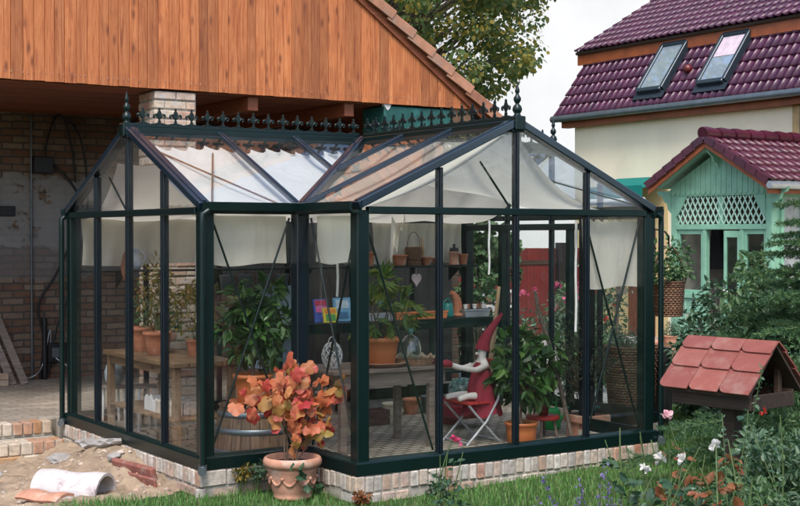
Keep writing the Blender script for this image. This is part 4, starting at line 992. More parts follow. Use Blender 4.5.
# coats hanging inside, cushion
def coat(y, z, w, h, mat, label):
    x = PX + .55
    def fn(u, v):
        a = u * 2 * PI; ww = w * (.45 + .75 * v - .25 * v * v); return (x + .09 * math.sin(a) * (1 + .2 * math.sin(6 * a)), y + ww * math.cos(a) * (1 + .08 * math.sin(5 * a + v * 4)), z - h * v)
    o = MB().grid(fn, 24, 10).build('coat', mat); tag(o, label, 'coat')
coat(6.85, 1.78, .13, .48, M('blue_patterned_cloth', (.05, .13, .33), .9, 0, .8, 14), 'blue patterned jacket hanging behind the left porch window')
coat(6.38, 1.84, .16, .62, M('black_cloth', (.012, .011, .013), .9), 'black coat hanging in the open porch doorway')
mb = MB(); mb.cbox(PX + .5, PX + .56, 5.1, 7, -.0, .02, .004)
def cush(u, v):
    a = u * 2 * PI; b = (v - .5) * PI; return (PX + .4 + .16 * math.cos(b) * math.cos(a), 5.22 + .25 * math.cos(b) * math.sin(a), 1.0 + .11 * math.sin(b) + .02 * math.sin(3 * a))
tag(MB().grid(cush, 20, 10).build('cushion', M('grey_blue_cloth', (.10, .12, .17), .9)), 'grey blue bundle behind the right porch window', 'cushion')

# ------------------------------------------------------------------ red fence, neighbour block
FE = thing('red_fence', 'dark red board fence with black posts behind the greenhouse', 'fence', (8.5, 10.6, 0)); fo = (8.5, 10.6, 0)
mb = MB(); x = 4.9
while x < 11.9: mb.cbox(x, x + .145, 10.6, 10.625, -.1, 1.52 + random.uniform(-.004, .004), .003); x += .15
mb.build('board_panel', M('red_boards', (.16, .016, .014), .6, 0, .3, 3, .1, cols=[(.14, .014, .013), (.17, .018, .015), (.13, .012, .012)]), FE, fo)
for x in (5.6, 7.4, 9.1, 10.8): MB().cbox(x, x + .16, 10.48, 10.6, -.1, 1.62, .006).build('post', BLACK, FE, fo)
MB().cbox(4.9, 11.9, 10.58, 10.6, 1.22, 1.3, .003).build('rail', DARKWOOD, FE, fo)
NB = thing('apartment_building', 'tall pale windowless side wall of the neighbouring building', 'building', (45, 40, 0)); no = (45, 40, 0)
MB().box(23.2, 68, 30, 44, -.3, 24).build('wall', PALE, NB, no)
MB().prism([(22.9, 29.8, 24), (22.9, 44.2, 24), (22.9, 37, 29)], (46, 0, 0)).build('roof', CLAYTILE, NB, no)
MB().box(32, 33.2, 33, 34, 25, 28.2).build('chimney', PLINTHB, NB, no)

# ------------------------------------------------------------------ pots and plants
FZ = -.08
def pot_mb(r, h, rim=.12, taper=.72, rimw=.06, n=28, round_=False):
    """terracotta pot: outside, rim, inside"""
    rb = r * taper; t = r * .1; zr = h * (1 - rim)
    mb = MB(); ro = r * .93
    mb.lathe([(0, 0), (rb * .96, 0), (rb, h * .02), (rb + (ro - rb) * .55, zr * .6), (ro, zr), (r, zr + .004), (r * 1.01, zr + (h - zr) * .5), (r, h * .99), (r - t * .4, h), (r - t, h * .985), (r - t * 1.2, h * .8), (rb * .7, h * .75), (0, h * .74)], (0, 0, 0), n)
    return mb
def soil_mb(r, h): return MB().lathe([(0, h * .87), (r * .5, h * .875), (r * .86, h * .86)], (0, 0, 0), 20)
def fpot(label, loc, r, h, mat=TERRA, group=None, taper=.72, rim=.16, name='flower_pot', soil=True):
    t = thing(name, label, 'pot', loc, 0, group); p = pot_mb(r, h, rim, taper).build('pot_body', mat, t)
    if soil: soil_mb(r, h).build('soil', SOIL, t)
    return t
def curve(p, q, bend=.1, n=6, sag=0):
    p = Vector(p); q = Vector(q); b = Vector(rng.normal(0, 1, 3)) * bend * (q - p).length
    return [p.lerp(q, k / n) + b * math.sin(PI * k / n) + Vector((0, 0, -sag * math.sin(PI * k / n))) for k in range(n + 1)]
def plant_into(t, base, centers, rads, per, size, tmpl, lm, sm=STEMB, sr=.008, flat=.9, jit=.5, up=.6, trunk=None, name='foliage'):
    mb = MB(); start = Vector(base)
    if trunk is not None: tr = Vector(trunk); mb.tube(curve(base, tr, .03), [sr * 1.5] * 7, 7); start = tr
    for c in centers: mb.tube(curve(start, c, .08), [sr * (1 - .1 * k) for k in range(7)], 5)
    mb.build('stems', sm, t)
    P, D = clump_pts(centers, rads, per, flat); return leaves(name, P, D, size, tmpl, lm, t, jit, .35, up)
def ell(n, c, rx, ry, rz, inner=.3):
    out = []
    while len(out) < n:
        q = rng.uniform(-1, 1, 3); l = np.linalg.norm(q)
        if inner < l < 1: out.append((c[0] + q[0] * rx, c[1] + q[1] * ry, c[2] + q[2] * rz))
    return out

# 1 big terracotta pot with autumn vine in front of the greenhouse
T = thing('potted_vine', 'vine with orange and red autumn leaves in a big terracotta pot on the lawn', 'potted plant', (-.297, .44, -.205))
mb = MB(); r, h = .215, .315
mb.lathe([(0, 0), (.125, 0), (.14, .012), (.142, .03), (.136, .036), (.15, .06), (.158, .1), (.172, .17), (.182, .215), (.186, .222), (.182, .23), (.188, .24), (.205, .248), (.217, .262), (.219, .285), (.212, .305), (.2, .315), (.185, .308), (.178, .28), (.17, .26), (0, .255)], (0, 0, 0), 40)
pb_ = mb.build('pot_body', TERRA2, T)
mb = MB()
for k in range(10):      # relief garlands
    a0 = 2 * PI * k / 10; P = []
    for j in range(7):
        a = a0 + 2 * PI / 10 * j / 6; z = .165 - .045 * math.sin(PI * j / 6); rr = .158 + (z - .1) * .2 + .004; P.append((rr * math.cos(a), rr * math.sin(a), z))
    mb.tube(P, [.004, .008, .011, .012, .011, .008, .004], 6)
    mb.lathe([(0, -.014), (.01, -.01), (.014, 0), (.01, .01), (0, .014)], (.178 * math.cos(a0), .178 * math.sin(a0), .17), 8)
mb.build('relief_garland', TERRA2, pb_)
MB().lathe([(0, .27), (.1, .275), (.176, .268)], (0, 0, 0), 20).build('soil', SOIL, T)
ct = [(.0, .0, 1.02), (.1, .02, .93), (-.1, .0, .92), (.02, -.05, .85), (-.2, .02, .88), (-.3, .02, .80), (-.36, .0, .72), (.2, .02, .84), (.3, .0, .80), (.36, .05, .78), (.1, -.08, .75), (-.06, -.08, .72), (.22, -.05, .70), (-.14, -.05, .62), (.04, -.08, .56), (.18, -.05, .56), (.26, .0, .58), (-.05, -.1, .47), (.12, -.06, .46), (.05, .1, .8), (-.05, .12, .65), (.0, -.07, .65), (.14, .0, .64), (-.2, -.04, .74), (.0, -.02, .93), (.2, .1, .5)]
mb = MB()
for b, q in (((-.06, .0, .27), (-.05, .02, .95)), ((.02, -.02, .27), (.05, .0, 1.0)), ((.05, .02, .27), (.28, .0, .78)), ((-.02, .04, .27), (-.12, .0, .88)), ((.0, .0, .27), (.1, -.05, .7))): mb.tube(curve(b, q, .04), .007, 6)
mb.tube(curve((-.1, 0, .85), (-.38, 0, .7), .05), .005, 5)
for c in ct: mb.tube(curve((c[0] * .3, c[1] * .3, c[2] * .75), c, .06), .0035, 5)
mb.build('canes', STEMB, T)
P = np.array(ct)[np.repeat(np.arange(len(ct)), 6)] + rng.normal(0, .045, (len(ct) * 6, 3))
D = rng.normal(0, .6, (len(P), 3)); D[:, 2] -= .9; D[:, 1] -= .35
leaves('foliage', P, D, .092, T_vine(), L_VINE, T, .35, .45, .15, upv=(-.4, -.6, .35), smooth=True)
P = np.array([[-.12 + .03 * k, -.2 - .005 * (k % 3), .29 - .035 * k * (1 if k < 6 else .9)] for k in range(8)]) + rng.normal(0, .012, (8, 3)); leaves('trailing_ivy', P, np.tile([0, -.5, -.6], (8, 1)), .075, T_vine(), L_ROSE, T, .5, .2, .4)

# 2 half barrel with citrus
B = thing('barrel', 'old wooden wine barrel with two steel hoops standing inside by the front corner', 'barrel', (-.10, 1.42, FZ))
mb = MB(); H_ = .46; ns = 26
for k in range(ns):
    a0, a1 = 2 * PI * k / ns + .006, 2 * PI * (k + 1) / ns - .006; V = []
    for z in (0, .15, .30, .46):
        rr = .335 - .30 * (z / .46) ** 2 * .16 - .0
        for a in (a0, (a0 + a1) / 2, a1): V.append((rr * math.cos(a), rr * math.sin(a), z))
    Fq = []
    for j in range(3): Fq += [(3 * j, 3 * j + 1, 3 * j + 4, 3 * j + 3), (3 * j + 1, 3 * j + 2, 3 * j + 5, 3 * j + 4)]
    mb.raw(V, Fq)
mb.build('staves', BARRELW, B)
MB().lathe([(0, .44), (.285, .44), (.285, .46), (.3, .462)], (0, 0, 0), 28).build('lid', BARRELW, B)
for z in (.40, .27, .1):
    rr = .337 - .30 * (z / .46) ** 2 * .16; MB().lathe([(rr + .002, z - .022), (rr + .006, z - .02), (rr + .004, z + .02), (rr, z + .022)], (0, 0, 0), 32).build('hoop', ZINC, B)
T = thing('potted_tree', 'glossy dark green citrus tree in an orange pot on the barrel', 'potted plant', (-.12, 1.42, FZ + .462))
pot_mb(.165, .245, .14, .74).build('pot_body', TERRA3, T); MB().lathe([(0, .0), (.17, .002), (.195, .02), (.2, .03), (.185, .028), (.17, .012), (0, .01)], (0, 0, .0), 28).build('saucer', TERRA3, T); soil_mb(.165, .245).build('soil', SOIL, T)
cs = ell(26, (.0, 0, .66), .27, .27, .30, .25); plant_into(T, (0, 0, .22), cs, [.10] * 26, 34, .105, T_oval(.42), L_CITRUS, STEMB, .008, trunk=(.01, 0, .42), jit=.4)

# 3 potting bench with its pots
BN = thing('potting_bench', 'rough timber potting bench with lower shelf inside the left gable', 'bench', (-.35, 2.65, FZ)); bn = (-.35, 2.65, FZ)
for x in (-.62, -.47, -.32, -.17): MB().cbox(x, x + .143, 1.86, 3.46, .655, .70, .006).build('top_plank', PLANK, BN, bn)
for x in (-.60, -.10):
    for y in (1.92, 3.38): MB().cbox(x - .0, x + .06, y - .03, y + .03, FZ, .653, .005).build('leg', PLANK, BN, bn)
MB().cbox(-.6, -.04, 1.95, 3.35, .20, .225, .004).build('lower_shelf', PLANK, BN, bn)
MB().cbox(-.585, -.56, 1.95, 3.35, .58, .652, .004).build('apron', PLANK, BN, bn)
fpot('terracotta pot on the potting bench, left of the two', (-.38, 3.12, .70), .12, .22, TERRA, 'clay pots on the potting bench')
fpot('terracotta pot on the potting bench, right of the two', (-.40, 2.72, .70), .125, .20, TERRA, 'clay pots on the potting bench')
for lab, loc, cen, lm, sz, n in (('yellowing tall potted plant on the potting bench', (-.30, 2.85, .70), (0, 0, .55), L_YELLOW, .055, 20), ('bushy green herb plant in a clay pot at the back of the potting bench', (-.2, 3.2, .70), (0, 0, .32), L_SHRUB, .05, 14), ('straggly plant with yellow leaves behind the left gable post', (-.22, 2.3, .70), (0, 0, .45), L_YELLOW, .05, 14)):
    T = thing('potted_plant', lab, 'potted plant', loc); pot_mb(.09, .15).build('pot_body', TERRA, T); soil_mb(.09, .15).build('soil', SOIL, T)
    cs = ell(n, cen, .26, .26, cen[2] * .62, .2); plant_into(T, (0, 0, .12), cs, [.09] * n, 22, sz, T_oval(.4), lm, STEMG, .004, jit=.6)
mb = MB(); mb.prism([(-.52, 2.42, .226), (-.52, 2.72, .226), (-.52, 2.72, .33), (-.52, 2.68, .36), (-.52, 2.62, .34), (-.52, 2.58, .37), (-.52, 2.53, .31), (-.52, 2.47, .345), (-.52, 2.42, .33)], (.008, 0, 0)); mb.box(-.512, -.28, 2.42, 2.428, .226, .345); mb.box(-.512, -.28, 2.712, 2.72, .226, .34); mb.box(-.512, -.28, 2.428, 2.712, .226, .234)
tag(mb.build('torn_box', WHITE), 'torn white polystyrene box on the lower bench shelf', 'box')
mb = MB()
for k in range(3):
    for j in range(4): mb.cbox(-.55 + k * .13, -.43 + k * .13, 2.1 + j * .08, 2.17 + j * .08, .226, .34, .006)
tag(mb.build('brick_stack', PLINTHB), 'small stack of old bricks on the lower bench shelf', 'bricks')
# stool with urn in the back left corner
for i, (x, y, lab) in enumerate(((-.45, 3.62, 'low stool with pale legs in the left back corner, below the urn'), (-.2, 3.5, 'low stool with pale legs beside the bench leg'))):
    T = thing('stool', lab, 'stool', (x, y, FZ))
    MB().lathe([(0, .40), (.12, .40), (.125, .41), (.12, .425), (0, .425)], n=20).build('seat', GREYWOOD, T)
    for a in (.8, 2.4, 3.9, 5.5): MB().tube([(.1 * math.cos(a), .1 * math.sin(a), .4), (.12 * math.cos(a), .12 * math.sin(a), 0)], .013, 7).build('leg', WHITE, T)
mb = MB(); mb.lathe([(0, 0), (.06, 0), (.085, .06), (.09, .13), (.07, .19), (.045, .22), (.05, .27), (.055, .3), (.04, .3), (.03, .26), (0, .25)], (0, 0, 0), 22); o = mb.build('urn', M('glazed_blue_white', (.35, .42, .46), .25, 0, .4, 20)); o.location = (-.45, 3.62, FZ + .426); tag(o, 'blue grey glazed urn standing on a low stool', 'urn')

# 4 rear shelf and staging
SH = thing('wall_shelf', 'long dark green shelf along the back glass carrying clay pots', 'shelf', (1.4, 3.6, 1.4)); so_ = (1.4, 3.6, 1.4)
MB().cbox(-.76, 3.68, 3.46, 3.70, 1.405, 1.425, .004).build('shelf_board', GREEN, SH, so_)
for x in (-.4, .6, 1.6, 2.55, 3.45): MB().prism([(x, 3.7, 1.40), (x, 3.5, 1.40), (x, 3.5, 1.385), (x, 3.7, 1.25)], (.012, 0, 0)).build('bracket', GREEN, SH, so_)
SG = thing('staging_table', 'dark green metal staging bench along the back glass with books and seed trays', 'staging', (2.4, 3.5, FZ)); sg = (2.4, 3.5, FZ)
MB().cbox(1.05, 3.70, 3.2, 3.69, .845, .87, .004).build('table_top', GREEN, SG, sg); MB().cbox(1.05, 3.70, 3.185, 3.20, .77, .872, .004).build('apron', GREEN, SG, sg)
for x in (1.1, 2.0, 2.9, 3.65):
    for y in (3.23, 3.65): MB().cbox(x - .018, x + .018, y - .018, y + .018, FZ, .845, .003).build('leg', GREEN, SG, sg)
MB().cbox(1.1, 3.65, 3.25, 3.63, .28, .30, .003).build('lower_shelf', GREEN, SG, sg)
zs_ = 1.426
for lab, x, r, h, tp in (('clay pot at the left end of the upper shelf beside the gathered cloth', 2.20, .065, .11, .7), ('tall clay pot second from the left on the upper shelf', 2.34, .062, .15, .75), ('wide clay pot in the middle of the upper shelf left of the basket', 2.73, .085, .115, .75), ('round clay pot right of the wicker basket on the upper shelf', 3.07, .07, .09, .6), ('clay jar at the right end of the upper shelf', 3.565, .055, .12, .7)):
    fpot(lab, (x, 3.58, zs_), r, h, TERRA, 'clay pots on the upper shelf', tp)
mb = MB()
for k in range(3): mb.lathe([(0, .0), (.045, 0), (.055, .02), (.058, .03), (.05, .03), (0, .02)], (0, 0, k * .024), 18)
o = mb.build('saucer_stack', TERRA); o.location = (3.22, 3.58, zs_); tag(o, 'low stack of small clay saucers on the upper shelf', 'saucers')
def wicker(mb, r0, r1, h, rows, z0=0, strands=28, amp=.006):
    for j in range(rows):
        z = z0 + h * (j + .5) / rows; rr = r0 + (r1 - r0) * (j + .5) / rows; P = []
        for k in range(strands * 2 + 1):
            a = 2 * PI * k / (strands * 2); q = rr + amp * (1 if (k // 1 + j) % 2 else -1); P.append((q * math.cos(a), q * math.sin(a), z))
        mb.tube(P, h / rows * .52, 5, caps=False)
    for k in range(strands): a = 2 * PI * k / strands; mb.tube([(r0 * math.cos(a), r0 * math.sin(a), z0), (r1 * math.cos(a), r1 * math.sin(a), z0 + h)], .004, 5)
    return mb
T = thing('handled_basket', 'tall dark wicker basket with thin wire hoop handle on the upper shelf', 'basket', (2.905, 3.58, zs_))
mb = MB(); wicker(mb, .075, .082, .20, 12, 0, 16, .004); mb.lathe([(0, .005), (.075, .005)], n=16); mb.build('basket_body', WICKER, T)
MB().tube([(.08 * math.cos(a), 0, .2 + .16 * math.sin(a)) for a in np.linspace(0, PI, 13)], .004, 5).build('handle', STEMB, T)
mb = MB(); mb.tube([(3.03, 3.57, zs_ + .05), (3.02, 3.57, zs_ + .16), (3.0, 3.57, zs_ + .3)], [.01, .016, .011], 8); tag(mb.build('trowel_handle', STICK), 'wooden tool handle sticking out of the round clay pot', 'tool')
T = thing('lantern', 'small clay lantern with dark pierced top on the upper shelf', 'lantern', (3.44, 3.58, zs_))
MB().lathe([(0, 0), (.065, 0), (.06, .02), (.05, .03), (.05, .12), (.062, .13), (.06, .145), (0, .145)], n=16).build('lantern_body', TERRA2, T)
mb = MB(); mb.lathe([(.045, .145), (.04, .175), (.02, .19), (.012, .2), (.02, .21), (.012, .225), (0, .235)], n=12)
for k in range(6): a = k * PI / 3; mb.tube([(.05 * math.cos(a), .05 * math.sin(a), .145), (.046 * math.cos(a), .046 * math.sin(a), .19)], .004, 5)
mb.build('lantern_top', BLACK, T)
# heart ornament hung under the shelf
mb = MB(); hp = []
for k in range(28):
    a = 2 * PI * k / 28; hp.append((.0042 * 16 * math.sin(a) ** 3 * .9, 0, .0042 * (13 * math.cos(a) - 5 * math.cos(2 * a) - 2 * math.cos(3 * a) - math.cos(4 * a)) * 1.15))
mb.prism(hp, (0, .018, 0)); mb.tube([(0, .009, .03), (.0, .009, .125)], .003, 5); o = mb.build('heart_ornament', M('pale_rose_cloth', (.55, .44, .44), .9)); o.location = (2.88, 3.48, 1.28); tag(o, 'pale heart ornament hanging under the upper shelf', 'ornament')
# pitcher, leaf shaped ornament and buckets on the left part of the shelf
mb = MB(); mb.lathe([(0, 0), (.055, 0), (.065, .05), (.06, .1), (.042, .15), (.05, .19), (.055, .2), (.045, .2), (.035, .16), (0, .15)], n=20); o = mb.build('pitcher', M('enamel', (.55, .58, .66), .3)); mb2 = MB(); mb2.tube([(.05, 0, .17), (.1, 0, .15), (.105, 0, .09), (.06, 0, .05)], .008, 6); h_ = mb2.build('handle', o.data.materials[0], o); o.location = (-.26, 3.58, zs_); tag(o, 'pale blue enamel pitcher on the left part of the shelf', 'pitcher')
mb = MB(); mb.prism([(0, 0, 0), (.05, 0, .07), (.06, 0, .16), (.03, 0, .25), (0, 0, .3), (-.03, 0, .24), (-.05, 0, .15), (-.04, 0, .06)], (0, .02, 0)); mb.tube([(0, .01, .3), (.01, .01, .42)], .003, 5); o = mb.build('wooden_fish', M('reddish_wood', (.26, .11, .06), .7)); o.location = (-.45, 3.3, 1.32); tag(o, 'brown leaf shaped wooden ornament hanging behind the left gable', 'ornament')
for k in range(4):
    x = .62 + k * .2; T = thing('zinc_pot', ('first', 'second', 'third', 'fourth')[k] + ' small zinc pot from the left hanging under the back shelf', 'pot', (x, 3.42, 1.22), 0, 'zinc pots under the shelf')
    MB().lathe([(0, 0), (.055, 0), (.075, .14), (.08, .145), (.074, .146), (.05, .02), (0, .02)], n=18).build('bucket', ZINC, T); MB().tube([(0, 0, .14), (0, 0, .186)], .004, 5).build('hook', BLACK, T)
# blue grey cloth behind
def bl(u, v): return (1.02 + .45 * u - .15 * v * (1 - u), 3.58 - .05 * math.sin(u * 9), 1.35 - .9 * v - .1 * u + .25 * (1 - u) * (v - .5) * (1 - v))
tag(MB().grid(bl, 30, 12).build('blue_cloth', clothmat('blue_grey_cloth', (.28, .36, .42), .1)), 'blue grey cloth hanging at the back beside the dark post', 'cloth')
# books standing on the staging
def book(x, y, z, w, h, t, tilt, label, cov, title=None):
    T = thing('book', label, 'book', (x, y, z)); Mx = Matrix.Rotation(tilt, 4, 'X')
    MB().box(-w / 2, w / 2, -t, -t + .004, 0, h, 0, Mx).box(-w / 2, w / 2, 0, .004, 0, h, 0, Mx).box(-w / 2, -w / 2 + .003, -t + .004, 0, 0, h, 0, Mx).build('cover', cov[0], T)
    MB().box(-w / 2 + .006, w / 2 - .006, -t + .005, -.001, .004, h - .004, 0, Mx).build('pages', WHITE, T)
    for i, (xa, xb, za, zb, m) in enumerate(cov[1]): MB().box(xa * w - w / 2, xb * w - w / 2, -t - .003 - i * .0006, -t - .001, za * h, zb * h, 0, Mx).build('cover_picture', m, T)
Cc = lambda n, c: M(n, c, .4, 0, .3, 30, 0)
book(1.64, 3.35, .872, .17, .235, .02, R(-12), 'magazine with red and blue cover standing on the staging', (Cc('cover_blue', (.05, .10, .40)), [(.05, .95, .72, .95, Cc('cover_red', (.45, .03, .07))), (.1, .9, .42, .7, Cc('cover_pink', (.55, .12, .3)))]))
book(1.70, 3.28, .872, .16, .15, .012, R(-14), 'yellow and green booklet leaning in front of the red and blue magazine', (Cc('cover_yellow', (.70, .52, .03)), [(.15, .85, .1, .55, Cc('cover_green', (.06, .28, .05))), (.1, .9, .62, .92, Cc('cover_orange', (.65, .22, .02)))]))
book(1.90, 3.38, .872, .20, .24, .02, R(-10), 'light blue book standing on the staging', (Cc('cover_sky', (.16, .38, .58)), [(.12, .88, .55, .9, Cc('cover_white', (.5, .62, .7))), (.2, .8, .1, .4, Cc('cover_dkblue', (.05, .16, .3)))]))
for lab, x, w, m in (('grey plastic tray left on the staging behind the palmate leaves', 2.28, .32, STEEL), ('first terracotta trough from the left on the staging', 2.60, .26, TERRA3), ('long terracotta trough in the middle of the staging', 2.93, .40, TERRA3), ('grey seed tray with small pots at the right of the staging', 3.52, .34, STEEL)):
    mb = MB(); mb.prism([(-w / 2 + .015, 0, 0), (w / 2 - .015, 0, 0), (w / 2, 0, .075), (-w / 2, 0, .075)], (0, .13, 0)); mb.cbox(-w / 2 - .006, w / 2 + .006, -.006, .136, .06, .078, .003); o = mb.build('planting_trough', m); MB().box(-w / 2 + .01, w / 2 - .01, .008, .122, .076, .082).build('soil', SOIL, o); o.location = (x, 3.26, .872); tag(o, lab, 'trough')
mb = MB(); 
for a in range(3): mb.lathe([(0, 0), (.022, 0), (.026, .16), (.012, .2), (.012, .25), (0, .25)], n=12, M=Matrix.Translation((a * .06, a * .01, .02)) @ Matrix.Rotation(R(-55), 4, 'Y'))
o = mb.build('glass_bottles', M('green_glass', (.08, .20, .20), .1)); o.location = (2.48, 3.42, .93); tag(o, 'blue green bottles lying tilted above the troughs', 'bottles')
T = thing('watering_can', 'small teal watering can on the staging right of the long trough', 'watering can', (3.20, 3.36, .872)); MB().lathe([(0, 0), (.065, 0), (.068, .02), (.06, .12), (.05, .15), (0, .155)], n=18).build('can_body', M('teal_plastic', (.01, .17, .15), .3), T); MB().tube([(.05, 0, .14), (.0, 0, .2), (-.06, 0, .16), (-.065, 0, .05)], .009, 7).build('handle', bpy.data.materials['teal_plastic'], T)
mb = MB(); mb.tube([(0, 0, .0), (.0, 0, .1), (-.01, 0, .18), (-.06, 0, .25), (-.09, 0, .26)], [.06, .052, .045, .03, .022], 12); mb.lathe([(0, -.0), (.08, 0), (.085, .03), (.07, .035)], n=16); o = mb.build('clay_bird', TERRA); o.location = (3.36, 3.4, .872); tag(o, 'curved terracotta bird figure on the staging', 'figure')
for k in range(5):
    o = pot_mb(.028, .05).build('tiny_pot', TERRA if k % 2 else WHITE); o.location = (3.40 + k * .06, 3.31 + (k % 2) * .04, .954); tag(o, 'tiny seedling pot standing in the grey seed tray', 'pot', 'tiny pots in the seed tray')

# 5 table with its things
TB = thing('garden_table', 'weathered grey wooden table inside the front bay', 'table', (1.1, 1.5, FZ)); tb = (1.1, 1.5, FZ)
for k in range(5): MB().cbox(.50, 1.72, 1.16 + k * .142, 1.298 + k * .142, .592, .622, .004).build('top_plank', GREYWOOD, TB, tb)
MB().cbox(.58, 1.64, 1.21, 1.235, .47, .59, .003).build('apron', GREYWOOD, TB, tb); MB().cbox(.58, 1.64, 1.79, 1.815, .47, .59, .003).build('apron', GREYWOOD, TB, tb)
for x in (.61, 1.50):
    for y in (1.235, 1.76): MB().cbox(x - .03, x + .03, y - .027, y + .027, FZ, .59, .004).build('leg', GREYWOOD, TB, tb)
T = thing('potted_plant', 'palmate leaved potted tree in an orange pot on the table', 'potted plant', (1.10, 1.42, .623))
pot_mb(.168, .25, .17, .76).build('pot_body', TERRA3, T); MB().lathe([(0, 0), (.20, .003), (.235, .03), (.245, .035), (.24, .04), (.2, .016), (0, .012)], n=30).build('saucer', TERRA2, T); soil_mb(.168, .25).build('soil', SOIL, T)
cs = [(.0, 0, .72), (.12, -.05, .68), (.24, -.05, .58), (.36, -.02, .48), (-.12, -.05, .62), (-.18, 0, .48), (.05, -.1, .55), (.18, -.1, .45), (-.15, -.06, .36), (.0, -.12, .40), (.1, .1, .62), (-.05, .1, .55), (.30, .05, .40), (-.06, -.1, .68), (.05, .02, .8), (-.2, .05, .3), (.1, -.12, .33), (.2, 0, .7)]
mb = MB()
for c in cs: mb.tube(curve((0, 0, .22), c, .12), [.007, .006, .005, .005, .004, .004, .003], 5)
mb.tube(curve((0, 0, .24), (.42, -.1, .36), .1), .003, 5); mb.build('stems', STEMB, T)
P = np.array(cs)[np.repeat(np.arange(len(cs)), 2)] + rng.normal(0, .03, (len(cs) * 2, 3)); D = rng.normal(0, .7, (len(P), 3)); D[:, 2] -= .35
leaves('foliage', P, D, .16, T_palm(7), L_PALM, T, .3, .25, .9)
T = thing('wicker_tray', 'round pale wicker tray with frilled cloth edge on the table', 'tray', (1.43, 1.40, .623))
mb = MB(); wicker(mb, .155, .175, .05, 4, 0, 22, .006); mb.lathe([(0, .006), (.155, .006)], n=24); mb.build('tray_body', WICKER2, T)
def frill(u, v): a = u * 2 * PI; rr = .15 + .055 * v; return (rr * math.cos(a), rr * math.sin(a), .045 + .028 * v + .014 * math.sin(a * 13) * v)
MB().grid(frill, 120, 3).build('frill', clothmat('sand_cloth', (.50, .36, .25), .1), T)
T = thing('glass_cloche', 'bell shaped glass cloche with green knob on the wicker tray', 'cloche', (1.40, 1.40, .632))
CL = glassmat('cloche_glass', (.70, .84, .79), 3.0, 0, .16)
MB().lathe([(.10, 0), (.102, .01), (.098, .08), (.094, .14), (.082, .19), (.06, .225), (.03, .245), (.012, .25)], n=28).build('bell', CL, T)
MB().lathe([(.012, .248), (.014, .26), (.028, .272), (.032, .287), (.024, .302), (0, .308)], n=16).build('knob', M('bottle_green_glass', (.10, .26, .21), .08), T)
def wl(mb, r, n, z0, z1, k):
    for i in range(n):
        a0 = 2 * PI * i / n; mb.tube([(r(t) * math.cos(a0 + k * t), r(t) * math.sin(a0 + k * t), z0 + (z1 - z0) * t) for t in np.linspace(0, 1, 10)], .005, 5)
T = thing('wire_lantern', 'white filigree wire lantern on the left corner of the table', 'lantern', (.62, 1.42, .623)); mb = MB(); rf = lambda t: .035 + .05 * math.sin(PI * t) ** .7; wl(mb, rf, 10, 0, .22, 2.0); wl(mb, rf, 10, 0, .22, -2.0); mb.build('cage', WHITE, T); MB().tube([(.035 * math.cos(a), 0, .22 + .05 * math.sin(a)) for a in np.linspace(0, PI, 9)], .004, 5).build('handle', WHITE, T); MB().lathe([(0, .02), (.035, .02), (.035, .1), (0, .1)], n=14).build('candle', M('wax', (.6, .5, .4), .5), T)
# under and behind the table
fpot('cream flower pot on the floor under the table', (2.28, 3.05, FZ), .10, .13, M('cream_glaze', (.58, .52, .38), .5), 'pots on the floor behind the table', .8)
fpot('clay flower pot on the floor behind the table', (2.52, 3.05, FZ), .095, .16, TERRA, 'pots on the floor behind the table', .75)
T = thing('grey_bucket', 'grey metal bucket on the floor beyond the table legs', 'bucket', (2.72, 3.0, FZ)); MB().lathe([(0, 0), (.075, 0), (.10, .17), (.106, .175), (.098, .176), (.07, .02), (0, .02)], n=20).build('bucket_body', ZINC, T)
mb = MB(); 
for z in (0, .075): mb.cbox(-.14, .14, -.1, -.085, z, z + .07, .003); mb.cbox(-.14, .14, .085, .1, z, z + .07, .003); mb.cbox(-.14, -.125, -.084, .084, z, z + .07, .003); mb.cbox(.125, .14, -.084, .084, z, z + .07, .003)
mb.cbox(-.12, .12, -.08, .08, .002, .012, .002); o = mb.build('small_crate', M('dark_red_wood', (.10, .04, .035), .7, 0, .4, 12)); o.location = (1.78, 2.62, FZ); tag(o, 'small dark red wooden crate on the paving under the table', 'crate')
def bag(u, v):
    a = u * 2 * PI; rr = (.17 + .02 * math.sin(3 * a + v * 5)) * (1 - .55 * v ** 2); return (rr * math.cos(a), rr * .7 * math.sin(a), .25 * v + .012 * math.sin(5 * a))
o = MB().grid(bag, 30, 8).build('red_sack', RED); o.location = (2.42, 2.3, FZ); tag(o, 'slumped red cloth bag on the floor behind the table', 'bag')
def blob(u, v):
    a = u * 2 * PI; b = (v - .5) * PI; q = 1 + .06 * math.sin(4 * a) * math.cos(3 * b); return (.15 * q * math.cos(b) * math.cos(a), .12 * q * math.cos(b) * math.sin(a), .12 + .12 * q * math.sin(b))
PAT = M('patterned_teal_cloth', (.10, .2, .18), .9, 0, .9, 35, 0, dirt=(.6, .62, .58), ds=22)
mb = MB(); o = MB().grid(blob, 24, 14).build('patterned_cushion', PAT); o.location = (2.36, 1.95, .16); tag(o, 'teal and white patterned cushion behind the doll', 'cushion')
mb = MB(); mb.cbox(2.2, 2.62, 1.82, 2.15, .02, .155, .02); tag(mb.build('red_pouffe', RED), 'red cloth covered box carrying the patterned cushion', 'pouffe'); mb = MB()

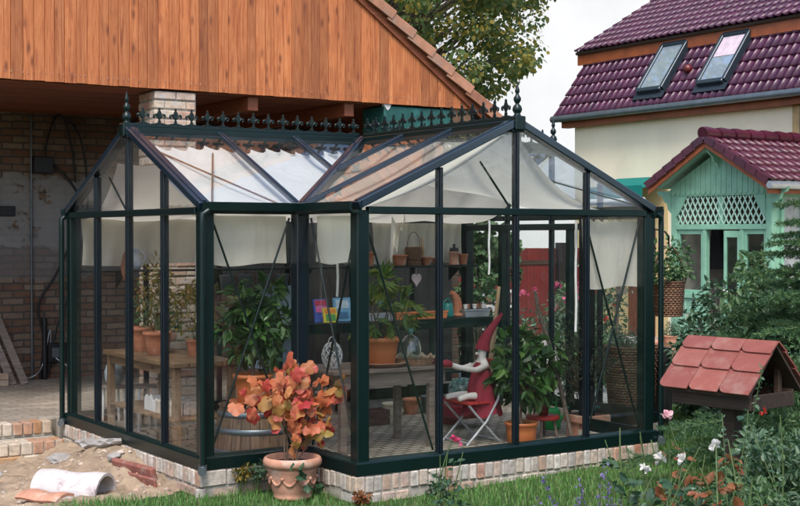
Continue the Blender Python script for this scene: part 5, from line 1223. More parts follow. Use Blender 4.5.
# 6 folding chair and doll
FC = thing('folding_chair', 'light grey metal folding chair with red back rail and seat by the table', 'chair', (2.0, 1.25, FZ)); fc = (2.0, 1.25, FZ)
CH = M('grey_chair_metal', (.42, .44, .46), .4, .2)
for y in (1.06, 1.42):
    MB().tube([(2.20, y, .63), (2.10, y, .30), (1.98, y, .12), (1.76, y, FZ)], .0115, 8).build('back_leg', CH, FC, fc)
    MB().tube([(1.80, y + .022, .265), (1.86, y + .022, .2), (2.14, y + .022, FZ)], .0115, 8).build('front_leg', CH, FC, fc)
for k in range(5): MB().cbox(1.79 + k * .062, 1.845 + k * .062, 1.07, 1.43, .268, .286, .004).build('seat_slat', REDPAINT, FC, fc)
MB().cbox(2.185, 2.205, 1.045, 1.435, .565, .64, .008).build('back_rail', REDPAINT, FC, fc)
MB().tube([(2.12, 1.06, -.055), (2.12, 1.42, -.055)], .008, 6).build('cross_bar', CH, FC, fc); MB().tube([(1.78, 1.06, -.06), (1.78, 1.42, -.06)], .008, 6).build('cross_bar', CH, FC, fc)

DO = thing('doll', 'white cloth doll in red dress and tall pointed red hat on the folding chair', 'doll', (2.04, 1.24, .29)); do = Vector((2.04, 1.24, .29))
def skin_body(name, verts, edges, radii, mat, parent, sub=2):
    me = bpy.data.meshes.new(name); me.from_pydata([tuple(Vector(v) - do) for v in verts], edges, []); o = bpy.data.objects.new(name, me); COL.objects.link(o); o.parent = parent
    me.materials.append(mat); md = o.modifiers.new('Skin', 'SKIN'); md.use_smooth_shade = True
    for i, r_ in enumerate(radii): me.skin_vertices[0].data[i].radius = (r_, r_)
    me.skin_vertices[0].data[0].use_root = True
    s_ = o.modifiers.new('Subdivision', 'SUBSURF'); s_.levels = sub; s_.render_levels = sub; return o
Vb = [(2.04, 1.24, .33), (2.05, 1.24, .45), (2.055, 1.24, .56), (2.06, 1.24, .62), (2.06, 1.24, .655), (2.055, 1.235, .70), (2.065, 1.235, .75),     # pelvis..head 0-6
      (2.05, 1.17, .59), (1.90, 1.12, .565), (1.72, 1.10, .60), (1.60, 1.10, .638),         # near arm 7-10
      (2.05, 1.31, .59), (1.92, 1.36, .56), (1.76, 1.36, .61), (1.64, 1.34, .638),        # far arm 11-14
      (1.98, 1.19, .325), (1.88, 1.18, .335), (1.80, 1.17, .325), (1.745, 1.165, .315),
      (1.98, 1.30, .325), (1.88, 1.31, .335), (1.78, 1.32, .33), (1.72, 1.32, .32)]
Eb = [(0, 1), (1, 2), (2, 3), (3, 4), (4, 5), (5, 6), (3, 7), (7, 8), (8, 9), (9, 10), (3, 11), (11, 12), (12, 13), (13, 14), (0, 15), (15, 16), (16, 17), (17, 18), (0, 19), (19, 20), (20, 21), (21, 22)]
Rb = [.085, .08, .07, .05, .028, .05, .042, .032, .026, .024, .022, .032, .026, .024, .022, .04, .032, .028, .026, .04, .032, .028, .026]
skin_body('body', Vb, Eb, Rb, SKINCLOTH, DO)
def dress(u, v):
    a = u * 2 * PI; rr = .055 + .10 * v ** .9 + .012 * v * math.sin(7 * a) + .012 * v * math.sin(3 * a + 1); z = .60 - .44 * v ** 1.1 - .02 * math.sin(5 * a) * v
    return (2.05 + .02 * v + rr * math.cos(a) * (1.15), 1.24 + rr * 1.15 * math.sin(a), z)
MB().grid(dress, 48, 14).build('dress', RED, DO, do)
def sleeve(u, v): a = u * 2 * PI; rr = .043 + .01 * math.sin(3 * a); return (2.06 - .0 + .07 * math.cos(a) * (1 - .25 * v), 1.24 + .1 * math.sin(a) * (1 - .3 * v), .575 + .045 * v + .008 * math.sin(9 * a) * (1 - v))
MB().grid(sleeve, 40, 4).build('collar', RED, DO, do)
mb = MB(); mb.tube([(2.06, 1.236, .725), (2.075, 1.235, .79), (2.12, 1.232, .87), (2.18, 1.23, .94), (2.235, 1.228, 1.0), (2.275, 1.225, 1.045)], [.068, .056, .043, .032, .024, .014], 14); mb.build('hat', RED, DO, do)
for p, q in (((1.62, 1.10, .632), (1.52, 1.09, .645)), ((1.65, 1.34, .636), (1.56, 1.33, .645))): MB().tube([p, Vector(p).lerp(Vector(q), .5) + Vector((0, 0, .008)), q], [.026, .034, .022], 10).build('mitten', RED, DO, do)

for dy in (-.022, .02): MB().lathe([(0, -.006), (.006, 0), (0, .006)], (2.012, 1.235 + dy, .715), 8).build('eye', BLACK, DO, do)
MB().lathe([(0, -.014), (.012, -.006), (.014, 0), (.01, .01), (0, .014)], (1.998, 1.235, .698), 10).build('nose', SKINCLOTH, DO, do); MB().tube([(2.008, 1.215, .678), (2.003, 1.235, .674), (2.008, 1.255, .678)], .003, 5).build('mouth', RED, DO, do)
mb = MB(); mb.tube([(1.76, 1.5, -.05), (1.9, 1.48, -.06), (2.1, 1.5, -.05)], .03, 7)
# 7 right hand floor group
T = thing('potted_tree', 'young citrus tree in a wide orange pot on the floor behind the front glass', 'potted plant', (2.30, .98, FZ)); pot_mb(.15, .18, .16, .85).build('pot_body', TERRA3, T); soil_mb(.15, .18).build('soil', SOIL, T)
cs = ell(30, (.04, .0, .68), .27, .25, .33, .2); plant_into(T, (0, 0, .16), cs, [.1] * 30, 22, .12, T_oval(.45), L_CITRUS, STEMB, .008, trunk=(.02, 0, .42), jit=.45)
T = thing('low_stool', 'low wooden stool with a red top beside the young citrus tree', 'stool', (2.66, 1.12, FZ)); MB().lathe([(0, .16), (.15, .16), (.155, .175), (.15, .195), (0, .195)], n=24).build('stool_top', REDPAINT, T)
for a in (.8, 2.4, 3.9, 5.5): MB().tube([(.1 * math.cos(a), .1 * math.sin(a), .16), (.13 * math.cos(a), .13 * math.sin(a), 0)], .014, 7).build('leg', GREYWOOD, T)
T = thing('potted_flower', 'small plant with a pink bloom in a dark red jar on the low stool', 'potted plant', (2.66, 1.12, FZ + .196)); MB().lathe([(0, 0), (.045, 0), (.055, .05), (.04, .1), (.045, .12), (.035, .12), (0, .11)], n=16).build('jar', M('dark_red_glaze', (.14, .02, .02), .3), T)
cs = ell(9, (0, 0, .28), .13, .13, .14); plant_into(T, (0, 0, .1), cs, [.06] * 9, 16, .06, T_oval(.5), L_SHRUB, STEMG, .004)
P = np.tile([.0, -.05, .42], (12, 1)); leaves('bloom', P, rng.normal(0, 1, (12, 3)), .045, T_oval(.8, .2, .1), P_PINK, T, .2, .2)
T = thing('watering_can', 'bright green plastic watering can on the floor behind the leaning pole', 'watering can', (3.02, 1.42, FZ)); GP = M('bright_green_plastic', (.03, .42, .09), .35); MB().lathe([(0, 0), (.075, 0), (.085, .02), (.08, .17), (.06, .2), (.05, .2), (.045, .18), (0, .17)], n=20, sx=1.1, sy=.8).build('can_body', GP, T)
MB().tube([(.07, 0, .05), (.15, 0, .13), (.2, 0, .2)], [.022, .015, .011], 9).build('spout', GP, T); MB().tube([(-.05, 0, .19), (-.02, 0, .25), (.04, 0, .25), (.06, 0, .19)], .011, 7).build('handle', GP, T)
mb = MB(); mb.lathe([(0, 0), (.05, .01), (.06, .04), (.03, .07), (0, .075)], n=14, sx=1.3); mb.tube([(.04, 0, .03), (.1, 0, .06), (.13, 0, .05)], .012, 7); o = mb.build('sprinkler_head', M('teal_sprayer', (.0, .16, .13), .3)); o.location = (3.06, .95, FZ + .195); tag(o, 'teal hose sprayer lying on the rim of the square planter', 'sprayer')
T = thing('potted_tree', 'olive shrub in a square terracotta planter by the right gable post', 'potted plant', (3.02, .93, FZ)); mb = MB()
mb.prism([(-.13, -.13, 0), (.13, -.13, 0), (.13, .13, 0), (-.13, .13, 0)], (0, 0, .13)); mb.cbox(-.155, .155, -.155, .155, .13, .2, .008); mb.build('planter', TERRA2, T); MB().box(-.13, .13, -.13, .13, .2, .204).build('soil', SOIL, T)
cs = ell(34, (-.02, .05, .72), .26, .26, .4, .2); plant_into(T, (0, 0, .2), cs, [.1] * 34, 36, .05, T_oval(.22), L_OLIVE, STEMB, .007, trunk=(0, 0, .4), jit=.7)
mb = MB(); mb.tube([(2.84, .93, FZ), (2.75, .95, .3), (2.62, .97, .75), (2.50, 1.0, 1.1), (2.47, 1.0, 1.25)], [.02, .021, .02, .018, .015], 9); tag(mb.build('leaning_pole', GREYWOOD), 'crooked grey wooden pole leaning behind the front glass', 'pole')
mb = MB(); mb.tube([(2.66, 2.0, FZ), (2.74, 2.0, .6), (2.84, 2.0, 1.25)], [.02, .02, .018], 8); tag(mb.build('wooden_stake', STICK), 'pale wooden stake standing behind the doll hat', 'stake')
mb = MB(); mb.tube([(2.72, 2.04, FZ), (2.80, 2.04, .6), (2.87, 2.04, 1.2)], .012, 8); tag(mb.build('wooden_stake', STICK), 'thinner stake right beside the pale one behind the doll', 'stake')

# ------------------------------------------------------------------ garden outside, right
T = thing('wicker_planter', 'tall dark woven wicker planter outside the right gable wall', 'planter', (4.16, 1.55, -.13)); mb = MB(); wicker(mb, .2, .27, .78, 30, 0, 30, .008); mb.lathe([(0, .7), (.25, .7)], n=20); mb.build('woven_body', WICKER, T)
cs = ell(10, (0, 0, .85), .2, .2, .1, 0); plant_into(T, (0, 0, .7), cs, [.08] * 10, 40, .05, T_oval(.2), L_GREY, STEMG, .003)
def sack(u, v): a = u * 2 * PI; rr = .085 * (1 - .25 * v) * (1 + .12 * math.sin(3 * a + v * 6)); return (rr * math.cos(a), rr * math.sin(a), .78 * v)
mb = MB().grid(sack, 24, 12); mb.lathe([(0, .79), (.065, .78)], n=12); o = mb.build('black_sack', BLACK); o.location = (4.34, 1.28, -.14); tag(o, 'narrow black plastic sack standing by the right rain pipe', 'sack')
T = thing('hanging_basket', 'dark wicker basket with arched handle and leafy plant hanging at the right corner', 'basket', (3.29, .17, 1.04))
mb = MB(); wicker(mb, .11, .13, .31, 16, 0, 20, .006); mb.lathe([(0, .01), (.11, .01)], n=18); mb.build('basket_body', WICKER, T)
MB().tube([(.13 * math.cos(a) * .83, -.13 * math.cos(a) * .55, .31 + .30 * math.sin(a)) for a in np.linspace(0, PI, 15)], .010, 7).build('handle', STEMB, T)
MB().tube([(0, 0, .61), (0, 0, .70), (-.1, -.05, .74), (-.32, -.15, .76)], .008, 6).build('hook', GREEN, T)
cs = ell(22, (.0, 0, .46), .19, .19, .20, .2); plant_into(T, (0, 0, .3), cs, [.07] * 22, 24, .05, T_oval(.5), L_SHRUB, STEMG, .003)
fpot('large pale terracotta pot on the path before the porch', (7.72, 4.62, -.1), .19, .34, TERRA2, None, .78)
fpot('clay pot by the porch wall behind the large pot', (8.35, 5.55, -.1), .14, .36, TERRA2, None, .8)
T = thing('potted_plant', 'grassy heather in a small clay pot left of the porch door', 'potted plant', (8.6, 5.45, .16)); pot_mb(.11, .16).build('pot_body', TERRA2, T); cs = ell(10, (0, 0, .24), .1, .1, .1, 0); plant_into(T, (0, 0, .12), cs, [.07] * 10, 40, .05, T_oval(.12), L_GREY, STEMG, .003)
mb = MB(); mb.cbox(8.35, 8.85, 5.3, 5.62, -.1, .155, .01); tag(mb.build('stone_block', YELLOW), 'pale stone block carrying the small heather pot', 'block')
T = thing('oleander', 'pink flowering oleander bush seen through the right gable', 'shrub', (6.5, 5.2, -.1)); cs = ell(34, (0, 0, .72), .5, .5, .42, .2); plant_into(T, (0, 0, 0), cs, [.16] * 34, 34, .10, T_oval(.25), L_GREY, STEMB, .008)
P = np.array([(rng.normal(0, .28), rng.normal(0, .28), 1.1 + rng.normal(0, .1)) for _ in range(20)]); 
for q in P: leaves('bloom', np.repeat(q[None], 8, 0) + rng.normal(0, .02, (8, 3)), rng.normal(0, 1, (8, 3)), .06, T_oval(.9), P_PINK, T, .2)
T = thing('slim_tree', 'slim young tree with sparse leaves before the yellow wall', 'tree', (7.0, 4.78, -.1)); MB().tube(curve((0, 0, 0), (.03, .0, 1.5), .02), .022, 8).build('trunk', BARK, T); cs = ell(20, (0, 0, 1.45), .5, .5, .25, .1); plant_into(T, (.03, 0, 1.3), cs, [.14] * 20, 26, .07, T_oval(.45), L_ROSE, BARK, .007, name='crown')
T = thing('nesting_box', 'small grey nesting box on the slim tree trunk', 'nesting box', (6.95, 4.7, .98)); MB().cbox(-.05, .05, -.05, .05, 0, .16, .004).build('box_body', GREYWOOD, T); MB().prism([(-.07, -.07, .15), (.07, -.07, .15), (0, -.07, .22)], (0, .14, 0)).build('box_roof', DARKWOOD, T); MB().lathe([(0, 0), (.018, 0), (.018, .004), (0, .004)], n=12, M=Matrix.Translation((0, -.051, .1)) @ Matrix.Rotation(R(90), 4, 'X')).build('entry_hole', BLACK, T)
T = thing('rose_bush', 'red flowered climbing bush at the foot of the yellow wall', 'shrub', (8.6, 6.9, -.1)); cs = ell(22, (0, 0, .7), .3, .3, .6, .1); plant_into(T, (0, 0, 0), cs, [.14] * 22, 28, .08, T_oval(.5), L_ROSE, STEMG, .007); P_RED = leafmat('red_petal', [(.5, .03, .02), (.6, .06, .04)])
for q in ((-.1, -.2, 1.2), (.1, -.2, .8), (-.15, -.2, .6)): leaves('bloom', np.repeat(np.array([q]), 9, 0), rng.normal(0, 1, (9, 3)), .07, T_oval(.9), P_RED, T, .2)
T = thing('garden_stand', 'white garden stand in front of the red fence', 'stand', (6.7, 7.0, -.1)); MB().cbox(-.2, .2, -.15, .15, 1.02, 1.06, .005).build('stand_top', WHITE, T); MB().cbox(-.17, .17, -.12, .12, .8, .84, .005).build('stand_shelf', WHITE, T)
for x in (-.17, .17):
    for y in (-.12, .12): MB().cbox(x - .02, x + .02, y - .02, y + .02, 0, 1.02, .003).build('leg', WHITE, T)
T = thing('wooden_bench', 'brown wooden garden bench before the red fence', 'bench', (7.3, 8.0, -.1))
for k in range(4): MB().cbox(-.7, .7, -.2 + k * .1, -.11 + k * .1, .42, .45, .004).build('seat_slat', BROWNWOOD, T)
for k in range(3): MB().cbox(-.7, .7, .21, .235, .55 + k * .13, .65 + k * .13, .004).build('back_slat', BROWNWOOD, T)
for x in (-.62, .62):
    for y in (-.17, .2): MB().cbox(x - .03, x + .03, y - .03, y + .03, 0, .42 if y < 0 else .92, .004).build('leg', BROWNWOOD, T)
for i, (x, y, s, lab, lm) in enumerate(((5.4, 3.7, .42, 'low green bush on the path edge seen past the leaning pole', L_SHRUB), (6.1, 4.1, .36, 'grey leaved bush behind the olive shrub', L_GREY), (5.2, 5.2, .55, 'dark green bush at the barn corner below the ivy', L_ROSE), (9.3, 8.3, .6, 'tall green bush growing against the yellow wall', L_SHRUB), (7.6, 9.6, .7, 'broad bush growing along the red fence', L_ROSE))):
    T = thing('garden_bush', lab, 'shrub', (x, y, -.12)); cs = ell(26, (0, 0, s * .95), s * .8, s * .8, s * .85, .1); plant_into(T, (0, 0, 0), cs, [s * .3] * 26, 40, .075, T_oval(.45), lm, STEMB, .008)
# ivy on the barn corner
T = thing('ivy', 'ivy climbing up the right corner of the barn behind the greenhouse', 'climbing plant', (4.62, 4.7, 0)); cs = [(rng.uniform(-.1, .25), rng.uniform(-.25, .9), z) for z in np.linspace(.2, 2.35, 42)] + [(rng.uniform(.1, .9), rng.uniform(0, 1.2), rng.uniform(1.2, 1.75)) for _ in range(22)]; plant_into(T, (0, 0, 0), cs[::4], [.14] * 16, 1, .07, T_vine(), L_ROSE, BARK, .008, name='leaf_shoots'); P, D = clump_pts(cs, [.15] * len(cs), 30); leaves('foliage', P, D, .085, T_vine(), L_SHRUB, T, .6)

# ------------------------------------------------------------------ bird house
BH = thing('bird_house', 'wooden bird table with steep red brown tile roof on a post in the lawn', 'bird house', (1.09, -2.57, -.2)); BH.rotation_euler = (0, 0, R(-33.4 - 50))
rl, hw, rh = .66, .27, .295; zr = 1.315          # ridge height above ground; local x along ridge
for s in (-1, 1):
    sl = Vector((0, s * hw, -rh)); Ls_ = sl.length; sl.normalize(); nv = Vector((0, s * rh, hw)).normalized()
    mb = MB()
    for r_ in range(3):
        pass
        a, b = [(0, .105), (.09, .25), (.235, Ls_ + .02)][r_]
        for c in range(3):
            w = rl / 3; xa = -rl / 2 + c * w + .002; xb = xa + w - .004; cc = .03 if r_ < 3 else 0; k = .055
            l0, l1 = .012 - .003, .026
            V2 = [(xa, a), (xb, a), (xb, b - (0 if c == 2 and False else 0.0)), ]
            outl = [(xa, a), (xb, a), (xb, b)] + [(xa + k * (1 - math.sin(t)), b - k * .9 * (1 - math.cos(t))) for t in np.linspace(0, PI / 2, 5)]
            z0 = Vector((0, 0, zr)) + nv * .0
            def pt(x, t, n_): return Vector((x, 0, zr)) + sl * t + nv * (n_ + l0 + (l1 - l0) * (t - a) / (b - a) + .004 * r_)
            V = [pt(x, t, 0) for x, t in outl] + [pt(x, t, -.009) for x, t in outl]; n = len(outl)
            mb.raw(V, [tuple(range(n)), tuple(range(n, 2 * n))[::-1]] + [(i, (i + 1) % n, n + (i + 1) % n, n + i) for i in range(n)])
    mb.build('tile_roof', BIRDTILE, BH)
    mb = MB(); mb.prism([Vector((-rl / 2 + .02, 0, zr - .004)), Vector((-rl / 2 + .02, 0, zr - .004)) + sl * (Ls_ - .01), Vector((-rl / 2 + .02, 0, zr - .026)) + sl * (Ls_ - .01), Vector((-rl / 2 + .02, 0, zr - .028))], (rl - .04, 0, 0)); mb.build('roof_boards', DARKWOOD, BH)
for x in (-.22, .22):
    for y in (-.15, .15): MB().cbox(x - .018, x + .018, y - .018, y + .018, .96, 1.14, .003).build('corner_strut', DARKWOOD, BH)
MB().cbox(-.27, .27, -.2, .2, .93, .957, .004).build('floor_board', DARKWOOD, BH)
mb = MB(); mb.cbox(-.285, .285, -.222, -.202, .92, 1.02, .003); mb.cbox(-.285, .285, .202, .222, .92, 1.02, .003); mb.cbox(-.292, -.272, -.2, .2, .921, 1.01, .003); mb.cbox(.272, .292, -.2, .2, .921, 1.01, .003); mb.build('tray_edge', DARKWOOD, BH)
for x in (-.25, ): MB().prism([(x, -.19, 1.0), (x, .19, 1.0), (x, .02, zr - .06), (x, -.02, zr - .06)], (.015, 0, 0)).build('gable_board', DARKWOOD, BH)
MB().cbox(-.045, .045, -.045, .045, 0, .93, .006).build('post', DARKWOOD, BH)

# ------------------------------------------------------------------ trees and shrubs
def conifer(label, loc, h, r0, nb, seed):
    T = thing('conifer', label, 'tree', loc); g = np.random.default_rng(seed)
    MB().tube([(0, 0, 0), (.01, 0, h * .5), (0, .01, h)], [.045, .03, .008], 8).build('trunk', BARK, T)
    mb = MB(); P = []; D = []
    for i in range(nb):
        z = .12 + (h - .15) * (i / nb) ** .9; L = r0 * (1 - (z / h) ** 1.3) * g.uniform(.75, 1.1) + .08; a = i * 2.4 + g.normal(0, .2)
        d = np.array([math.cos(a), math.sin(a), 0]); s_ = np.array([-d[1], d[0], 0])
        pts = [np.array([0, 0, z]) + d * L * t + np.array([0, 0, L * (.24 * t - .22 * t * t)]) for t in np.linspace(0, 1, 7)]
        mb.tube([tuple(p) for p in pts], [.009, .008, .007, .006, .005, .004, .003], 5)
        nt_ = int(10 + L * 20)
        for j in range(nt_):
            t = .12 + .88 * (j + 1) / nt_; k = min(int(t * 6), 5); p0 = pts[k] + (pts[k + 1] - pts[k]) * (t * 6 - k)
            side = 1 if j % 2 else -1; l2 = L * .40 * (1 - t * .72) * g.uniform(.7, 1.15) + .035
            dd = d * .75 + s_ * side * .8 + np.array([0, 0, g.normal(-.12, .12)]); dd /= np.linalg.norm(dd)
            if j == nt_ - 1: dd = d; l2 = .06
            mb.tube([tuple(p0), tuple(p0 + dd * l2)], [.003, .0015], 4)
            m = int(l2 / .0026) + 8
            tt = g.uniform(0, 1, m); q = p0 + np.outer(tt * l2, dd); P.append(q)
            rad = g.normal(0, 1, (m, 3)); rad -= np.outer(rad @ dd, dd); rad /= np.linalg.norm(rad, axis=1)[:, None] + 1e-9; D.append(rad * .8 + dd * .75)
    mb.build('branches', STEMG, T)
    leaves('needles', np.concatenate(P), np.concatenate(D), .034, T_quad(.17), L_CONIF, T, .1, .25, .3)
    return T
def bush(label, loc, hh, rx, n, per, size, tmpl, lm, name='garden_shrub', cat='shrub', zc=.55, sm=STEMG, rz=None, cr=.1, jit=.6):
    T = thing(name, label, cat, loc); cs = ell(n, (0, 0, hh * zc), rx, rx, hh * (rz or .5), .1); plant_into(T, (0, 0, 0), cs, [cr] * n, per, size, tmpl, lm, sm, .004, jit=jit); return T
def at(px, py, d):
    f = 1317.16; yw_, pt_ = .5836, -.0128
    fw = Vector((math.sin(yw_) * math.cos(pt_), math.cos(yw_) * math.cos(pt_), math.sin(pt_))); r_ = Vector((math.cos(yw_), -math.sin(yw_), 0)); u_ = r_.cross(fw)
    return Vector((-4.9992, -8.1272, 1.7399)) + (fw * f + r_ * (px - 400) - u_ * (py - 253)) * (d / f)
def ground(px, d): p = at(px, 400, d); return (p.x, p.y, gz(p.x, p.y))
def petals(T, pts, size, mat, per=12, name='blooms', off=None):
    for q in pts:
        P = np.repeat(np.array([q], float), per, 0) + rng.normal(0, size * .12, (per, 3)); D = rng.normal(0, 1, (per, 3)); D[:, 2] += .3; leaves('bloom', P, D, size, T_oval(.85, .25, .25), mat, T, .1, .2)
conifer('dark blue green young spruce at the right edge of the photograph', (*ground(848, 9.8)[:2], -.15), 2.7, 1.38, 80, 5)
conifer('shorter spruce standing behind the bird house', (*ground(805, 11.2)[:2], -.15), 1.7, .62, 46, 9)

# mass of grey green shrubs on the right
for i, (px, d, hh, rx, lab, lm, sz) in enumerate(((790, 6.6, .95, .30, 'grey green bushy shrub under the spruce at the right edge', L_GREY, .05), (745, 6.3, .75, .26, 'feathery green shrub before the bird house post', L_SHRUB, .045), (775, 5.6, .62, .28, 'grey leaved sage bush in the lower right corner', L_GREY, .055), (715, 6.9, .62, .25, 'dark leaved low shrub at the foot of the bird house', L_ROSE, .05), (800, 8.2, 1.2, .36, 'tall light green shrub right of the bird house roof', L_SHRUB, .05), (765, 6.9, .85, .34, 'leafy mid green bush between the bird house and the spruce', L_SHRUB, .05), (752, 6.0, .78, .3, 'mid green leafy shrub in front of the bird house tray', L_SHRUB, .05), (735, 5.3, .45, .26, 'grey leaved bush under the rust red rose', L_GREY, .05), (702, 5.7, .55, .24, 'rose bush leaves massed under the white blooms', L_ROSE, .055), (738, 5.7, .66, .24, 'dull green bush crowding the rust red rose', L_SHRUB, .055), (722, 6.6, .72, .28, 'bushy green shrub hiding the bird house post', L_SHRUB, .05), (650, 6.0, .36, .2, 'low dark green rose foliage left of the white blooms', L_ROSE, .055), (672, 6.3, .46, .22, 'fresh green bush behind the pale pink rose', L_SHRUB, .055), (705, 6.0, .52, .24, 'broad leaved green bush left of the bird house post', L_SHRUB, .06), (690, 5.6, .40, .22, 'low green cushion of leaves at the bottom edge beside the white roses', L_ROSE, .045))):
    bush(lab, ground(px, d), hh, rx, 40, 60, sz, T_oval(.4), lm, cr=.085)
for i, (px, d, hh, rx, lab) in enumerate(((745, 11.5, 1.45, .55, 'arching green shrub in front of the porch door'), (772, 10.5, 1.75, .45, 'taller leafy shrub before the right porch window'), (730, 12.5, 1.2, .5, 'loose leafy shrub before the open porch doorway'), (795, 12.5, 1.6, .6, 'dense shrub hiding the porch side wall'), (712, 13.5, .95, .4, 'low airy bush left of the porch door'))):
    bush(lab, ground(px, d), hh, rx, 40, 60, .065, T_oval(.5), L_SHRUB if i % 2 else L_ROSE, sm=STEMB, cr=.13)
def rose(label, loc, tips, lm, sz, per, flowers, fm, fs, name='rose_bush'):
    """tips: local points of shoots; leaves along each shoot"""
    T = thing(name, label, 'rose', loc); mb = MB(); P = []; D = []
    for q in tips:
        c = curve((rng.normal(0, .03), rng.normal(0, .03), 0), q, .08, 10); mb.tube(c, [.007 - .0004 * k for k in range(11)], 5)
        for k in range(per):
            t = rng.uniform(.3, 1); p = c[min(int(t * 10), 10)]; d_ = rng.normal(0, 1, 3); d_[2] = abs(d_[2]) * .2; d_ /= np.linalg.norm(d_)
            for m in range(3): P.append(np.array(p) + d_ * (.015 + .03 * m)); D.append(d_ + rng.normal(0, .5, 3))
    mb.build('stems', STEMG, T); leaves('foliage', np.array(P), np.array(D), sz, T_oval(.6, .08), lm, T, .3)
    if flowers: petals(T, flowers, fs, fm)
    return T
def loc3(base, lst): return [tuple(Vector(p) - Vector(base)) for p in lst]
b = ground(650, 5.7); rose('rose bush with white blooms and grey green leaves at the bottom edge', b, loc3(b, [at(643, 470, 5.7), at(683, 461, 5.7), at(665, 452, 5.6), at(630, 490, 5.6), at(672, 478, 5.6), at(700, 480, 5.7), at(655, 500, 5.5), at(690, 500, 5.5), at(720, 495, 5.5), at(705, 455, 5.8)]), L_ROSE, .052, 10, loc3(b, [at(645, 469, 5.7), at(682, 460, 5.7), at(661, 459, 5.6), at(714, 446, 5.8)]), P_WHITE, .03)
b = ground(668, 5.9); rose('rose with rust coloured young shoots and one pale pink bloom above the others', b, loc3(b, [at(669, 422, 5.9), at(651, 440, 5.9), at(640, 432, 5.9), at(668, 436, 5.9), at(684, 455, 5.8)]), L_RUST, .05, 7, loc3(b, [at(668, 417, 5.9)]), P_PALEPINK, .03)
b = ground(725, 5.5); rose('rust red leaved rose in front of the bird house', b, loc3(b, [at(728, 440, 5.5), at(716, 446, 5.5), at(740, 462, 5.5), at(752, 480, 5.5), at(700, 468, 5.5), at(722, 470, 5.5), at(735, 490, 5.4), at(758, 495, 5.4), at(700, 447, 5.5)]), L_RUST, .055, 8, [], None, 0)
b = ground(760, 6.2); rose('small red flowered rose right of the bird house post', b, loc3(b, [at(762, 412, 6.2), at(770, 430, 6.2), at(750, 425, 6.2), at(780, 415, 6.2)]), L_ROSE, .045, 9, loc3(b, [at(764, 413, 6.2)]), bpy.data.materials['red_petal'], .022)
b = ground(448, 8.9); rose('single pink rose growing on the lawn in front of the table', b, loc3(b, [at(452, 441, 8.9), at(440, 455, 8.9), at(463, 452, 8.9), at(436, 470, 8.9), at(462, 470, 8.9), at(448, 450, 8.9)]), L_ROSE, .05, 5, loc3(b, [at(458, 442, 8.9), at(453, 439, 8.9)]), P_PINK, .032)
b = ground(628, 7.4); rose('flowerless rose shoot with broad leaves before the right gable corner', b, loc3(b, [at(620, 428, 7.4), at(605, 440, 7.4), at(640, 436, 7.4), at(626, 445, 7.4)]), L_ROSE, .075, 4, [], None, 0)
# flower stalks gone to seed
for i, (px, py, d, lab) in enumerate(((686, 420, 6.0, 'thin seed stalk left of the bird house post'), (722, 414, 5.9, 'pale seed stalk crossing the bird house eave'), (763, 366, 6.1, 'tall thorny stalk in front of the bird house gable'), (748, 410, 5.8, 'seed stalk in front of the bird house tray'), (780, 440, 5.5, 'seed stalk among the grey sage bush'))):
    b = ground(px, d); q = loc3(b, [at(px, py, d)])[0]; T = thing('seed_stalk', lab, 'plant', b, 0, 'dry seed stalks'); mb = MB(); c = curve((.02, 0, 0), q, .03, 10); mb.tube(c, .0026, 5); mb.build('stem', STEMG, T); P = np.array([tuple(Vector(c[4 + k // 15]).lerp(c[5 + k // 15], (k % 15) / 15)) for k in range(90)]); leaves('buds', P, rng.normal(0, 1, (len(P), 3)), .022, T_oval(.6), L_GREY, T, .3)
# lavender
T = thing('lavender', 'clump of lavender spikes at the bottom edge of the lawn', 'lavender', ground(585, 6.2)); mb = MB(); P = []; b = T.location
for px, py in ((538, 500), (543, 478), (580, 484), (604, 466), (608, 476), (612, 500), (579, 498), (622, 500)):
    q = at(px, py, 6.2 + rng.normal(0, .12)) - b; c = curve((rng.normal(0, .12), rng.normal(0, .12), 0), q, .03, 8); mb.tube(c, .0025, 4)
    P = [np.array(c[6].lerp(c[8], rng.uniform(0, 1))) + rng.normal(0, .006, 3) for k in range(36)]
    leaves('flower_spike', np.array(P), rng.normal(0, 1, (len(P), 3)) + np.array([0, 0, .6]), .017, T_oval(.6), P_LAV, T, .3)
mb.build('stems', STEMG, T)
cs = ell(16, (0, 0, .12), .22, .22, .1, 0); P, D = clump_pts(cs, [.07] * 16, 30); leaves('foliage', P, D + np.array([0, 0, .8]), .06, T_oval(.1), L_GREY, T, .4)
# stonecrop tufts at the plinth, weed
for x, y, lab, lm in ((-.55, .78, 'yellow green stonecrop tuft against the brick base left of the big pot', L_YELLOW), (-.43, .74, 'silvery succulent tuft hanging over the brick base behind the big pot', L_GREY), (-.02, -.1, 'small reddish weed at the foot of the brick base right of the big pot', L_RUST), (.62, -.14, 'green weed growing at the foot of the front brick base', L_ROSE)):
    T = thing('stonecrop', lab, 'plant', (x, y, gz(x, y))); hh = .17 if y > .5 else .06; cs = ell(7, (0, 0, hh), .07, .04, .04, 0); P, D = clump_pts(cs, [.04] * 7, 20); leaves('foliage', P, D, .035, T_oval(.6), lm, T, .4); mb = MB(); [mb.tube(curve((0, 0, 0), c, .1), .003, 4) for c in cs]; mb.build('stems', STEMG, T)

